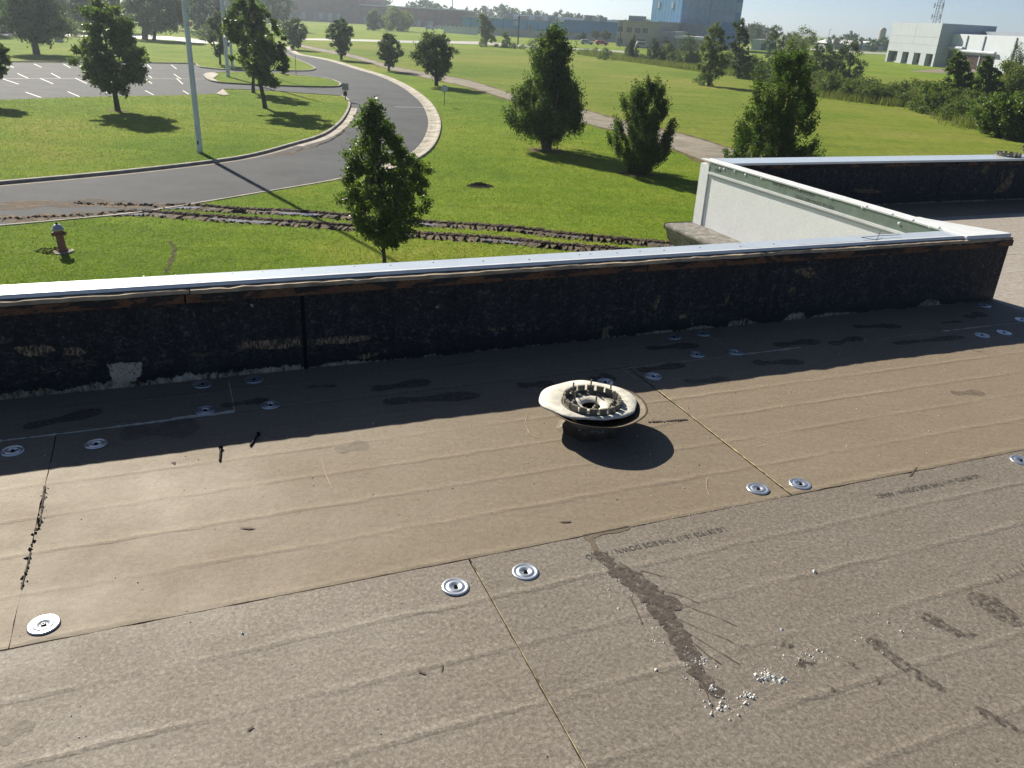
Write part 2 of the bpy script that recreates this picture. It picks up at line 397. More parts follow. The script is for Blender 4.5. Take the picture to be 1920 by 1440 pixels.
def inside(poly, X, Y):
    c = np.zeros(len(X), bool); n = len(poly)
    for i in range(n):
        x1, y1 = poly[i][0], poly[i][1]; x2, y2 = poly[(i + 1) % n][0], poly[(i + 1) % n][1]
        cond = ((y1 > Y) != (y2 > Y)); 
        with np.errstate(divide='ignore', invalid='ignore'): xi = (x2 - x1) * (Y - y1) / (y2 - y1) + x1
        c ^= cond & (X < xi)
    return c
def text_mesh(body, size, name):
    cu = bpy.data.curves.new(name, 'FONT'); cu.body = body; cu.size = size; cu.align_x = 'LEFT'
    o = bpy.data.objects.new(name, cu); COL.objects.link(o)
    dg = bpy.context.evaluated_depsgraph_get(); me = bpy.data.meshes.new_from_object(o.evaluated_get(dg))
    bpy.data.objects.remove(o); bpy.data.curves.remove(cu)
    me.materials.clear(); return me
rnd = random.Random(7)

# ================================================================== GROUND
g = MB(); g.face((-2000, -300, GZ), (2000, -300, GZ), (2000, 2300, GZ), (-2000, 2300, GZ))
ground = tag(g.obj('ground', M['lawn']), kind='structure')

outer_px = [(535, 88), (548, 98), (560, 103), (613, 113), (666, 129), (712, 143), (751, 161), (779, 181), (795, 198), (804, 218), (806, 234), (802, 251), (794, 267), (781, 282), (757, 298), (722, 312), (690, 321), (656, 329), (620, 338), (489, 360), (346, 384), (255, 398), (146, 409), (0, 422), (-300, 448), (-700, 478)]
inner_px = [(-700, 405), (-300, 374), (0, 346), (219, 326), (394, 306), (474, 293), (547, 273), (605, 255), (638, 231), (652, 210), (656, 196), (651, 187), (640, 182), (600, 179), (567, 177), (500, 172), (433, 169.5), (414, 170)]
outer = curve(px(outer_px), 1.2); inner = curve(px(inner_px), 1.2)
lotfront = [at(x, y) for x, y in [(408, 178), (353, 180.5), (267, 182), (167, 184), (0, 190), (-200, 199), (-600, 220)]]
lotback = [at(x, y) for x, y in [(-600, 150), (-300, 131), (0, 117), (200, 118), (353, 120), (368, 122), (376, 127), (417, 131.5), (500, 133.5)]]
tip = curve(px([(500, 133.5), (567, 134), (585, 132.5), (591, 129.5), (586, 125), (565, 115.5), (545, 107), (533, 100), (524, 92), (520, 87)]), 1.0)
asph = outer + [at(-700, 478)] + inner[:1] + [at(-600, 220)] + [at(-600, 150)] + lotback[1:] + tip[1:]
rd = MB().sheet(asph, GZ + .008)
road = tag(rd.obj('road', M['asphalt']), kind='structure')
# raised lawns
isl1 = inner + lotfront + [at(-900, 240), at(-900, 425)]
li = MB().prism([(p.x, p.y) for p in isl1], GZ - .02, GZ + .10)
tag(li.obj('lawn_island', M['lawn']), kind='structure')
isl2_px = [(383, 143), (388, 139.5), (400, 138), (440, 136.5), (500, 137.2), (550, 142), (600, 147), (625, 152), (637, 157.5), (637, 161.5), (625, 164), (567, 163.5), (467, 159.5), (430, 157.5), (408, 155.5), (392, 151)]
isl2 = curve(px(isl2_px) + [at(*isl2_px[0])], 1.0)[:-1]
tag(MB().prism([(p.x, p.y) for p in isl2], GZ - .02, GZ + .10).obj('lawn_island', M['lawn']), kind='structure')
upper = lotback + tip[1:] + [at(300, 78), at(-700, 100)]
tag(MB().prism([(p.x, p.y) for p in upper], GZ - .02, GZ + .06).obj('lawn_island', M['lawn']), kind='structure')
KP = [(-.06, GZ), (-.05, GZ + .135), (.10, GZ + .145), (.12, GZ + .09)]
def kerb(path, flip=False):
    prof = [(-o, h) for o, h in KP][::-1] if flip else KP
    o = MB().sweep(path, prof).obj('kerb', M['kerb']); tag(o, kind='structure'); return o
kerb(inner); kerb(isl2 + isl2[:1], False); kerb(lotback[:1] + curve(lotback[1:-1], 1.0) + tip)
# the strips of gutter concrete
def offset(path, d):
    out = []
    for i, p in enumerate(path):
        t = (path[min(i + 1, len(path) - 1)] - path[max(i - 1, 0)]).normalized(); out.append(p + Vector((-t.y, t.x, 0)) * d)
    return out
o1 = outer[:]
gi = [i for i, p in enumerate(o1) if p.y > at(700, 318).y]
go = o1[:gi[-1] + 1]
gm = MB().sweep(go, [(-.12, GZ + .013), (.20, GZ + .02), (.48, GZ + .05), (.66, GZ + .10), (.76, GZ + .10), (.80, GZ)])
tag(gm.obj('gutter', M['gutter']), kind='structure')
edge = MB().sweep(o1[gi[-1] + 1:], [(-.02, GZ + .014), (.10, GZ + .035), (.16, GZ + .03), (.20, GZ)])
tag(edge.obj('kerb', M['gutter']), kind='structure')
iv = [p for p in inner if at(540, 276).y < p.y < at(656, 193).y and p.x > at(547, 273).x - 1]
tag(MB().strip(offset(iv, -.07), offset(iv, -.62), GZ + .013).obj('gutter', M['gutter']), kind='structure')
gi2 = [p for p in inner if p.y <= at(547, 273).y]
tag(MB().strip(offset(gi2, -.07), offset(gi2, -.42), GZ + .012).obj('gutter', M['silt']), kind='structure')
for q in ([(383, 143), (388, 139.5), (402, 138), (410, 142), (400, 150), (410, 155.5), (398, 154), (387, 148)], [(406, 179), (418, 170), (430, 181), (420, 182)]):
    tag(MB().sheet(px(q), GZ + .152).obj('kerb_corner', M['gutter']), kind='structure')
# parking stripes: parts of the road sheet
def stripe(a, b, w=.11):
    p, q = at(*a), at(*b); t = (q - p).normalized(); n = Vector((-t.y, t.x, 0)) * w / 2
    MB().strip([p - n, q - n], [p + n, q + n], GZ + .0125).obj('painted_stripe', M['paint'], road)
for a, b in [((48, 173), (77, 183)), ((127, 172), (149, 181.5)), ((203, 171.5), (216, 177)), ((272, 170), (288, 178)), ((343, 170), (354, 177)), ((-32, 174), (-2, 187)),
             ((5, 148), (35, 158)), ((75, 147), (100, 157.5)), ((141, 146.5), (163, 157)), ((33, 138), (53, 147)), ((96, 137.5), (113, 146.5)), ((271, 147), (285, 157)), ((331, 147), (343, 158)), ((273, 138.5), (285, 146.5)), ((326, 139), (339, 148)),
             ((17, 122), (25, 127)), ((64, 120), (78, 126.5)), ((119, 120), (132, 127.5)), ((276, 121), (284, 129)), ((321, 121.5), (331, 129.5)), ((0, 147.3), (384, 148.2)), ((200, 147.5), (212, 157.5))]:
    stripe(a, b)
stripe((740, 200.5), (800, 202), .14)
# gravel track beyond the loop
gu = [(540, 78), (595, 90), (656, 101), (737, 124), (808, 138), (879, 151), (956, 175), (1030, 196), (1100, 208), (1161, 225), (1267, 249), (1340, 270), (1420, 292), (1560, 330), (1800, 390)]
gl = [(535, 80), (590, 94), (655, 107), (736, 131), (807, 148), (878, 163), (955, 187), (1027, 210), (1098, 231), (1145, 243), (1275, 283), (1316, 302), (1385, 330), (1500, 380), (1700, 450)]
U_, L_ = curve(px(gu), 1.5), curve(px(gl), 1.5)
def resample(path, n):
    d = [0.0]
    for a, b in zip(path, path[1:]): d.append(d[-1] + (b - a).length)
    X = np.linspace(0, d[-1], n); return [Vector((float(np.interp(x, d, [p.x for p in path])), float(np.interp(x, d, [p.y for p in path])), 0)) for x in X]
U_, L_ = resample(U_, 160), resample(L_, 160)
rr = np.random.default_rng(3)
jit = lambda P, s: [p + Vector((float(rr.normal(0, s)), float(rr.normal(0, s)), 0)) for p in P]
field = MB().sheet(U_[4:] + [Vector((260, 30, 0)), Vector((260, 150, 0))] + [at(1540, 135), at(1260, 125), at(1100, 106), at(940, 92), at(760, 85), at(600, 82)], GZ + .004)
tag(field.obj('field', M['field']), kind='structure')
tag(MB().strip(jit(offset(U_, .35), .14), jit(offset(L_, -.45), .14), GZ + .008).obj('dirt_verge', M['dirt']), kind='structure')
tag(MB().strip(jit(U_, .06), jit(L_, .06), GZ + .012).obj('gravel_track', M['gravel']), kind='structure')
# far street and pavements
def band(a, b, name, m, z=.016):
    A_, B_ = curve(px(a), 8), curve(px(b), 8); n = 60
    tag(MB().strip(resample(A_, n), resample(B_, n), GZ + z).obj(name, m), kind='structure')
band([(560, 72), (640, 73), (720, 75), (800, 77), (900, 78), (1010, 87), (1110, 92), (1200, 98)], [(560, 75), (640, 76.5), (720, 79), (800, 81), (900, 83), (1010, 90), (1110, 94.5), (1200, 101)], 'street', M['farroad'])
band([(-200, 62), (0, 62), (90, 63), (180, 65), (280, 67), (340, 70), (400, 78), (440, 84)], [(-200, 66), (0, 66), (90, 67), (180, 69.5), (277, 73), (330, 76), (388, 83.5), (430, 88)], 'street', M['farroad'])
band([(1400, 88), (1500, 90), (1620, 97), (1700, 101)], [(1400, 90.5), (1500, 92.5), (1620, 100), (1700, 104)], 'street', M['farroad'])
tag(MB().sheet(px([(1700, 134), (1780, 128), (1850, 134), (1790, 138)]), GZ + .018).obj('path', M['silt']), kind='structure')

# ruts the heavy tyres cut into the lawn
rut_up = [(300, 387), (317, 387), (365, 387), (437, 393.5), (510, 396), (583, 400), (674, 408), (730, 413), (779, 417), (844, 421), (966, 429), (1047, 439), (1129, 447), (1259, 459), (1330, 466)]
rut_lo = [(205, 402), (219, 400), (273, 399), (365, 406), (474, 413), (583, 420), (693, 429), (763, 438), (885, 446), (966, 452), (1047, 461), (1149, 468), (1260, 480)]
def rut(p, label):
    P = resample(curve(px(p), .5), 300)
    t = thing('tyre_rut', label, 'tyre rut', (P[0].x, P[0].y, GZ), 0, 'tyre ruts across the lawn')
    o0 = Vector((P[0].x, P[0].y, 0)); Q = [q - o0 for q in P]
    MB().strip(jit(offset(Q, .46), .09), jit(offset(Q, -.54), .11), .007).obj('mud_bed', M['mudbed'], t)
    w1 = [(-.02 + .13 * max(0, 1 - i / 150) + .13 * math.sin(i * .09 + 1.0) + .06 * math.sin(i * .47)) for i in range(len(Q))]
    keep = []
    for i, q in enumerate(Q):
        n = offset(Q[max(0, i - 1):i + 2], 1)[min(i, 1)] - Q[i]
        keep.append((q - n * (.10), q - n * (.105 + max(0.0, w1[i]) * 1.5)))
    MB().strip([a for a, b in keep], [b for a, b in keep], .012).obj('standing_water', M['mudwet'], t)
    lug = MB(); i = 0
    L = offset(Q, .22); 
    for i in range(2, len(Q) - 1):
        for s in range(2):
            c = L[i].lerp(L[i + 1], s * .5) + Vector((rnd.uniform(-.05, .05), rnd.uniform(-.05, .05), 0))
            if rnd.random() < .16: continue
            h = rnd.uniform(.015, .07); w = rnd.uniform(.04, .10); d = rnd.uniform(.08, .20); a = math.atan2(Q[i + 1].y - Q[i].y, Q[i + 1].x - Q[i].x) + rnd.uniform(-.2, .2)
            ca, sa = math.cos(a), math.sin(a)
            def tr(x, y, z): return (c.x + x * ca - y * sa, c.y + x * sa + y * ca, z)
            b = [(-w, -d), (w, -d), (w, d), (-w, d)]
            vs = [tr(x, y, 0) for x, y in b] + [tr(x * .6 + rnd.uniform(-.02, .02), y * .65 + rnd.uniform(-.03, .03), h * rnd.uniform(.75, 1.1)) for x, y in b]
            lug.add(vs, [(4, 5, 6, 7), (0, 1, 5, 4), (1, 2, 6, 5), (2, 3, 7, 6), (3, 0, 4, 7)])
    o = lug.obj('mud_lugs', M['mud'], t); o['kind'] = 'stuff'
    # low clods thrown to the near side
    cl = MB(); R_ = offset(Q, -.48)
    for q in R_:
        if rnd.random() < .5: continue
        s = rnd.uniform(.03, .08); c = q + Vector((rnd.uniform(-.1, .1), rnd.uniform(-.12, .1), 0))
        cl.add([(c.x - s, c.y - s, 0), (c.x + s, c.y - s, 0), (c.x, c.y + s, 0), (c.x, c.y, s)], [(0, 1, 3), (1, 2, 3), (2, 0, 3)])
    o = cl.obj('mud_clods', M['mud'], t); o['kind'] = 'stuff'
rut(rut_up, 'muddy tyre rut across the lawn, the farther one, meeting the road first')
rut(rut_lo, 'muddy tyre rut across the lawn, the nearer one towards the building')
# silt dragged onto the road
def soft_silt():
    k = NT('thin_silt'); p = k.pos(); n = k.noise(k.pos((.6, 1.6, 1), -.25), 1.6, 8, .75, .5)
    k.set(k.ramp(k.noise(p, 5, 5, .7), [(.3, (.13, .095, .065)), (.7, (.23, .185, .135))]), .95, 0, .08, k.bump(k.noise(p, 14, 4, .7), .6, .03))
    t = k.n('BsdfTransparent'); mx = k.n('MixShader'); k.l(k.math('MULTIPLY', k.ramp(n, [(.40, (0, 0, 0)), (.56, (1, 1, 1))]), .9), mx.inputs[0])
    k.l(t.outputs[0], mx.inputs[1]); k.l(k.b.outputs[0], mx.inputs[2]); k.l(mx.outputs[0], k.out.inputs[0]); return k.m
M['silt_soft'] = soft_silt()
def blot(path_px, w, name, m, z):
    P = resample(curve(px(path_px), .5), 60)
    a = [p + Vector((0, w * (.5 + .5 * abs(math.sin(i * .37 + 1.3 * math.sin(i * .11)))) * math.sin(math.pi * (i + .5) / 61) ** .3, 0)) for i, p in enumerate(jit(P, .06))]
    b = [p - Vector((0, w * (.5 + .5 * abs(math.cos(i * .31))) * math.sin(math.pi * (i + .5) / 61) ** .3, 0)) for i, p in enumerate(jit(P, .06))]
    tag(MB().strip(a, b, GZ + z).obj(name, m), kind='structure')
blot([(-300, 396), (0, 386), (80, 384), (150, 381), (240, 384), (320, 387)], .85, 'silt_trail', M['silt_soft'], .013)
blot([(-300, 424), (0, 412), (60, 409), (140, 404), (215, 401)], .75, 'silt_trail', M['silt_soft'], .0135)
blot([(500, 295), (560, 283), (610, 268), (640, 250), (652, 230)], 1.0, 'silt_trail', M['silt_soft'], .0128)
cl = MB()
for _ in range(230):
    if rnd.random() < .6: x = rnd.uniform(140, 300); p = at(x, 381.5 + (x - 140) * .03 + rnd.gauss(0, 1.2))
    else: x = rnd.uniform(-60, 220); p = at(x, 412 - x * .055 + rnd.gauss(0, 1.3))
    s = rnd.uniform(.02, .07)
    cl.add([(p.x - s, p.y - s, GZ + .01), (p.x + s, p.y - s * .7, GZ + .01), (p.x + s * .3, p.y + s, GZ + .01), (p.x, p.y, GZ + .01 + s * rnd.uniform(.5, 1.1))], [(0, 1, 3), (1, 2, 3), (2, 0, 3)])
tag(cl.obj('mud_clods', M['mud']), 'crumbled brown mud clods dropped on the road edge', 'mud', kind='stuff')
# a worn line in the near lawn
P = resample(curve(px([(318, 452), (325, 462), (326, 475), (322, 488), (316, 500), (311, 512)]), .3), 60)
tag(MB().strip(jit(offset(P, .05), .035), jit(offset(P, -.05), .035), GZ + .006).obj('worn_line', M['mud']), kind='structure')
c = at(900, 349); me = MB()
for _ in range(90):
    a, r = rnd.uniform(0, 6.28), rnd.random() ** .6
    x, y, s = r * .62 * math.cos(a), r * .42 * math.sin(a), rnd.uniform(.06, .16)
    me.add([(x - s, y - s, 0), (x + s, y - s, 0), (x, y + s, 0), (x, y, s * 1.2 * (1.3 - r))], [(0, 1, 3), (1, 2, 3), (2, 0, 3)])
tag(me.obj('dirt_mound', M['mud'], None, (c.x, c.y, GZ)), 'small dark heap of turned soil on the open lawn', 'dirt mound')

# near grass blades
def grass():
    rg = np.random.default_rng(11); N = 240000
    D = 19 + 75 * rg.random(N) ** 1.5; T = rg.uniform(-.68, .40, N)
    X, Y = D * T, D
    ok = ~inside(asph, X, Y) | inside(isl1, X, Y)
    for L_x in (rut_up, rut_lo):
        Pq = np.array([(p.x, p.y) for p in resample(curve(px(L_x), .5), 160)])
        for i in range(0, 160): ok &= ((X - Pq[i, 0]) ** 2 + (Y - Pq[i, 1]) ** 2) > .50 ** 2
    ok &= rg.random(N) < np.clip((92 - D) / 45, 0, 1)
    ok &= ~inside([(p.x, p.y) for p in U_] + [(260, 30), (260, 150)], X, Y)
    gt = inside([(p.x, p.y) for p in U_] + [(p.x, p.y) for p in L_[::-1]], X, Y); ok &= ~gt
    X, Y, D = X[ok], Y[ok], D[ok]; n = len(X)
    Z = np.where(inside(isl1, X, Y), GZ + .10, GZ)
    ang = rg.uniform(0, 6.28, n); w = rg.uniform(.006, .014, n) * (D / 24) ; h = rg.uniform(.025, .07, n)
    lean = rg.normal(0, .04, (n, 2))
    V = np.zeros((n, 3, 3)); dx, dy = np.cos(ang) * w, np.sin(ang) * w
    V[:, 0] = np.stack([X - dx, Y - dy, Z], 1); V[:, 1] = np.stack([X + dx, Y + dy, Z], 1)
    V[:, 2] = np.stack([X + lean[:, 0], Y + lean[:, 1], Z + h], 1)
    o = bpy.data.objects.new('grass', np_mesh('grass', V.reshape(-1, 3), 3, M['blade'])); link(o)
    tag(o, 'short bright green grass blades of the lawn', 'grass', kind='stuff')
grass()

# ================================================================== ROOF
rf = MB().prism([tuple(uv(-9, -6)[:2]), tuple(uv(14, -6)[:2]), tuple(uv(14, 6.3)[:2]), tuple(uv(4.55, 6.3)[:2]), tuple(uv(4.55, 3.6)[:2]), tuple(uv(-9, 3.6)[:2])], -.4, -.05)
roof_o = tag(rf.obj('roof', M['deck']), kind='structure')
def board(u0, u1, v0, v1, mat, seed, gap=.0012):
    """one slab with slightly ragged edges, in the roof's own axes"""
    rb = random.Random(seed); pts = []
    u0 += gap; u1 -= gap; v0 += gap; v1 -= gap
    def run(a, b, fix, ax):
        n = max(3, int(abs(b - a) / .05)); o = []
        for i in range(n):
            t = a + (b - a) * i / n; e = fix + (rb.gauss(0, .0011) if i else 0)
            o.append((t, e) if ax == 0 else (e, t))
        return o
    pts = run(u0, u1, v0, 0) + run(v0, v1, u1, 1) + run(u1, u0, v1, 0) + run(v1, v0, u0, 1)
    cu, cv = (u0 + u1) / 2, (v0 + v1) / 2
    q = [(p[0] - cu, p[1] - cv) for p in pts]
    m = MB().prism(q, -.045, 0.0)
    l = uv(cu, cv, rb.uniform(-.0010, .0010))
    o = m.obj('roof_board', mat, roof_o, l, A); return o
BL = 2.44
B = []
for j, u0 in enumerate((-4.18, -1.74, .703, 3.143, 5.583)): B.append(board(u0, u0 + BL, .703, 1.923, M['facer_new'], 10 + j))
for j, u0 in enumerate((-2.96, -.52, 1.925, 4.365, 6.805)): B.append(board(u0, u0 + BL, 1.925, 3.132, M['facer_old'], 20 + j))
for j, u0 in enumerate((-4.76, -2.32, .118, 2.56)): board(u0, u0 + (BL if j < 3 else 2.23), 3.134, 3.503, M['facer_old'], 30 + j)
for j, u0 in enumerate((-4.0, -1.56, .88, 3.32)): board(u0, u0 + BL, -.517, .701, M['facer_new'], 40 + j)
for j, u0 in enumerate((4.79, 7.23, 9.67)): board(u0, u0 + BL, 3.134, 4.35, M['facer_far'], 50 + j)
for j, u0 in enumerate((4.556, 6.1, 8.54)): board(u0, (6.1, 8.54, 10.98)[j], 4.352, 5.57, M['facer_far'], 60 + j)
for j, u0 in enumerate((4.556, 7.3, 9.74)): board(u0, (7.3, 9.74, 12.2)[j], 5.572, 6.12, M['facer_old'], 70 + j)

# foam squeezed up in the joints
def foam(pts, w, mat, name='joint_foam', z=.0012):
    rb = random.Random(int(pts[0][0] * 100)); P = resample([Vector((*p, 0)) for p in pts], max(8, int((Vector(pts[0]) - Vector(pts[-1])).length / .015)))
    a = offset(P, w / 2); b = offset(P, -w / 2)
    wj = [max(.15, rb.gauss(1, .35)) for _ in P]
    L = [p.lerp(q, w_ * .5) for p, q, w_ in zip(P, a, [x * 2 for x in wj])]; R = [p.lerp(q, x) for p, q, x in zip(P, b, wj)]
    c0 = P[0]; m = MB().strip([p - c0 for p in L], [p - c0 for p in R], 0)
    return m.obj(name, mat, roof_o, uv(c0.x, c0.y, z), A)
foam([(1.925, 1.95), (1.925, 2.88)], .0032, M['foam']); foam([(1.905, 2.9), (1.885, 3.1)], .0022, M['foam_pale'])
foam([(.703, .74), (.703, 1.90)], .0011, M['foam'])
foam([(-1.1, 3.120), (-.45, 3.122), (-.1, 3.132), (.115, 3.134)], .012, M['foam_pale'], z=.0016)
foam([(-.12, 3.140), (.118, 3.142)], .020, M['foam_pale'], z=.0020)
foam([(1.88, 3.118), (2.3, 3.122), (2.56, 3.124)], .003, M['foam_pale'])
foam([(2.57, 3.12), (2.95, 3.122)], .011, M['foam_pale'], z=.0016); foam([(3.15, 3.12), (3.4, 3.12)], .007, M['foam_pale'])
foam([(3.5, 3.115), (3.9, 3.115)], .003, M['foam_pale']); foam([(3.95, 3.118), (4.35, 3.117)], .013, M['foam_pale'], z=.0016); foam([(4.36, 3.117), (4.9, 3.115)], .004, M['foam_pale'])
foam([(2.56, 3.15), (2.56, 3.48)], .003, M['foam_pale']); foam([(.118, 3.15), (.118, 3.46)], .003, M['foam_pale'])
def sheet_px(pts, name, mat, z=.0022, jitter=.004, n=3, parent=roof_o):
    """an irregular thin patch on the roof through photograph points"""
    P = [roof(*p) for p in pts]; P = P + [P[0]]; Q = []
    rb = random.Random(int(P[0].x * 997))
    for a, b in zip(P, P[1:]):
        m = max(1, int((b - a).length / .012))
        for i in range(m):
            t = i / m; Q.append((a.x + (b.x - a.x) * t + rb.gauss(0, jitter), a.y + (b.y - a.y) * t + rb.gauss(0, jitter)))
    c = (sum(q[0] for q in Q) / len(Q), sum(q[1] for q in Q) / len(Q))
    m = MB().sheet([(q[0] - c[0], q[1] - c[1]) for q in Q], 0)
    return m.obj(name, mat, parent, uv(c[0], c[1], z), A)
def stain_mat(name, col, rough, lo, hi, scale, dens=.95, det=6, stretch=(1, 1, 1)):
    k = NT(name); p = k.pos(stretch, -A)
    k.set(k.ramp(k.noise(p, 38, 6, .75), [(.34, tuple(c * .45 for c in col)), (.66, tuple(c * 1.75 for c in col))]), rough, 0, .5, k.bump(k.noise(p, 150, 4, .7), .6, .003))
    t = k.n('BsdfTransparent'); mx = k.n('MixShader')
    k.l(k.math('MULTIPLY', k.ramp(k.noise(p, scale, det, .75), [(lo, (0, 0, 0)), (hi, (1, 1, 1))]), dens), mx.inputs[0])
    k.l(t.outputs[0], mx.inputs[1]); k.l(k.b.outputs[0], mx.inputs[2]); k.l(mx.outputs[0], k.out.inputs[0]); return k.m
M['damp'] = stain_mat('damp_print', (.060, .048, .036), .55, .34, .60, 60, .72)
M['damp_faint'] = stain_mat('faint_damp', (.10, .075, .052), .6, .30, .62, 30, .45)
M['torn'] = stain_mat('torn_facer', (.060, .046, .038), .85, .37, .55, 42, .92)
M['scrape'] = stain_mat('scraped_facer', (.060, .047, .039), .85, .42, .62, 60, .85, stretch=(1, 1, 1))
M['gouge_dark'] = simple('torn_scratch', (.085, .066, .052), .9, var=.3, scale=40)
M['gouge'] = simple('gouged_edge', (.115, .092, .066), .9, var=.3, scale=40, bump=.7, bscale=90, bdist=.004)
# damp shoe prints in the shade of the wall
def shoe(heel, toe, w=.095, mat='damp', faint=False, name='shoe_print'):
    H_, T_ = roof(*heel), roof(*toe); d = T_ - H_; L = math.hypot(d.x, d.y); a = math.atan2(d.y, d.x)
    rb = random.Random(int(heel[0])); out = []
    prof = [(0, .30), (.04, .62), (.12, .78), (.22, .72), (.32, .55), (.42, .50), (.55, .74), (.68, .98), (.80, 1.0), (.90, .84), (.97, .5), (1, .2)]
    up, dn = [], []
    for i in range(40):
        t = i / 39; r = float(np.interp(t, [p[0] for p in prof], [p[1] for p in prof])) * w / 2
        up.append((t * L, r * 1.06 + rb.gauss(0, .0022))); dn.append((t * L, -r * .94 + rb.gauss(0, .0022)))
    m = MB().sheet(dn + up[::-1], 0)
    return m.obj(name, M[mat], roof_o, uv(H_.x, H_.y, .0021), A + a)
for h_, t_, w_, m_ in [((44, 803), (192, 770), .085, 'damp'), ((696, 731), (808, 716), .085, 'damp'), ((718, 755), (900, 741), .09, 'damp'), ((970, 724), (1040, 720), .08, 'damp'), ((1196, 696), (1284, 684), .075, 'damp'),
                       ((1212, 654), (1310, 648), .085, 'damp'), ((1283, 716), (1370, 712), .08, 'damp_faint'), ((1411, 681), (1508, 679), .075, 'damp'), ((1451, 648), (1537, 640), .085, 'damp'), ((1556, 646), (1618, 634), .075, 'damp'),
                       ((1598, 613), (1690, 612), .08, 'damp'), ((1766, 606), (1802, 603), .04, 'damp'), ((1812, 596), (1846, 588), .09, 'damp'), ((1673, 645), (1808, 632), .07, 'damp'), ((415, 762), (505, 750), .06, 'damp'),
                       ((575, 726), (632, 724), .03, 'damp'), ((1110, 715), (1150, 706), .10, 'damp'), ((225, 815), (375, 800), .16, 'damp_faint'), ((1785, 738), (1845, 737), .07, 'damp_faint'),
                       ((630, 845), (690, 832), .09, 'damp_faint'), ((0, 1395), (60, 1350), .05, 'damp_faint')]:
    shoe(h_, t_, w_, m_)
# the gouged board edge, the long tear and the other scraped places
sheet_px([(1093, 1006), (1120, 999), (1152, 992), (1176, 986), (1182, 990), (1172, 997), (1148, 1000), (1124, 1004), (1113, 1010), (1120, 1026), (1126, 1040), (1113, 1040), (1106, 1018)], 'gouge', M['gouge'], .0018, .0016)
foam([tuple(roof(1093, 1005)[:2]), tuple(roof(1180, 988)[:2])], .004, M['dark_chip'], 'gouge_edge', .0026)
sheet_px([(1112, 1036), (1128, 1036), (1150, 1050), (1178, 1066), (1205, 1078), (1228, 1098), (1250, 1116), (1268, 1128), (1283, 1142), (1262, 1146), (1276, 1166), (1285, 1178), (1300, 1196), (1310, 1220), (1316, 1246), (1330, 1262), (1342, 1280), (1352, 1300), (1345, 1312), (1335, 1306), (1318, 1286), (1300, 1266), (1286, 1246), (1268, 1226), (1256, 1206), (1246, 1180), (1228, 1158), (1206, 1134), (1190, 1118), (1170, 1096), (1148, 1076), (1128, 1056)], 'torn_patch', M['torn'], .0024, .0065)
for pts, w in (([(1180, 1118), (1192, 1142), (1204, 1170)], .006), ([(1262, 1126), (1300, 1142), (1340, 1156), (1380, 1174)], .0030), ([(1270, 1160), (1312, 1180), (1360, 1198), (1402, 1220)], .0032), ([(1288, 1186), (1340, 1218), (1386, 1246)], .0034), ([(1312, 1280), (1324, 1298), (1334, 1328)], .007),
               ([(1240, 1108), (1276, 1116), (1310, 1132)], .0035), ([(1200, 1070), (1226, 1076), (1250, 1084)], .0045), ([(1300, 1206), (1330, 1232), (1352, 1246)], .004)):
    foam([tuple(roof(*p)[:2]) for p in pts], w * .6, M['gouge_dark'], 'scratch', .0026)
for pts in ([(1622, 1196), (1640, 1192), (1660, 1206), (1682, 1228), (1712, 1252), (1740, 1268), (1772, 1290), (1770, 1298), (1742, 1284), (1714, 1268), (1690, 1256), (1660, 1236), (1636, 1214)], [(1716, 1154), (1736, 1148), (1756, 1160), (1784, 1170), (1800, 1186), (1836, 1188), (1834, 1196), (1796, 1194), (1772, 1184), (1744, 1172)],
            [(1806, 1122), (1836, 1112), (1864, 1118), (1888, 1138), (1916, 1160), (1920, 1180), (1896, 1172), (1866, 1160), (1836, 1140)], [(1818, 1322), (1836, 1326), (1868, 1342), (1900, 1360), (1935, 1380), (1930, 1386), (1890, 1364), (1850, 1346)],
            [(1470, 1204), (1484, 1206), (1490, 1216), (1478, 1218), (1466, 1212)], [(1584, 1236), (1598, 1240), (1610, 1252), (1600, 1256), (1588, 1248)], [(1556, 1286), (1568, 1290), (1564, 1300), (1552, 1296)], [(1644, 1270), (1654, 1274), (1650, 1282), (1640, 1278)], [(1492, 1240), (1510, 1236), (1530, 1242), (1520, 1252), (1500, 1250)]):
    sheet_px(pts, 'scraped_patch', M['scrape'], .0023, .005)
for i in range(7):
    x = 1858 + i * 9; sheet_px([(x, 1082 - i * 4), (x + 3, 1080 - i * 4), (x + 16, 1096 - i * 5), (x + 13, 1098 - i * 5)], 'scrape_mark', M['scrape'], .0023, .001)
# small slits and creases
for pts in ([(462, 1370), (474, 1362), (478, 1363), (468, 1371)], [(446, 991), (470, 990), (480, 992), (466, 994)], [(784, 1258), (800, 1263), (797, 1266), (784, 1262)], [(828, 1248), (832, 1246), (828, 1262), (825, 1264)], [(1046, 979), (1068, 977), (1072, 979), (1056, 981)], [(320, 868), (330, 866), (327, 872)], [(1716, 878), (1722, 874), (1708, 894), (1704, 894)]):
    sheet_px(pts, 'slit', M['gouge_dark'], .0022, .0008)
foam([tuple(roof(1215, 792)[:2]), tuple(roof(1288, 787)[:2])], .010, M['dark_chip'], 'torn_edge', .0024)
foam([tuple(roof(75, 985)[:2]), tuple(roof(84, 912)[:2])], .005, M['dark_chip'], 'torn_edge', .0024)
foam([tuple(roof(40, 1105)[:2]), tuple(roof(58, 1035)[:2])], .004, M['dark_chip'], 'torn_edge', .0024)
for pts in ([(988, 778), (984, 796), (992, 812), (1008, 822)], [(1326, 896), (1324, 916), (1330, 930)], [(602, 860), (610, 888), (622, 915)], [(1400, 845), (1440, 832)]):
    foam([tuple(roof(*p)[:2]) for p in pts], .0018, M['tan_chip'], 'crease', .0018)

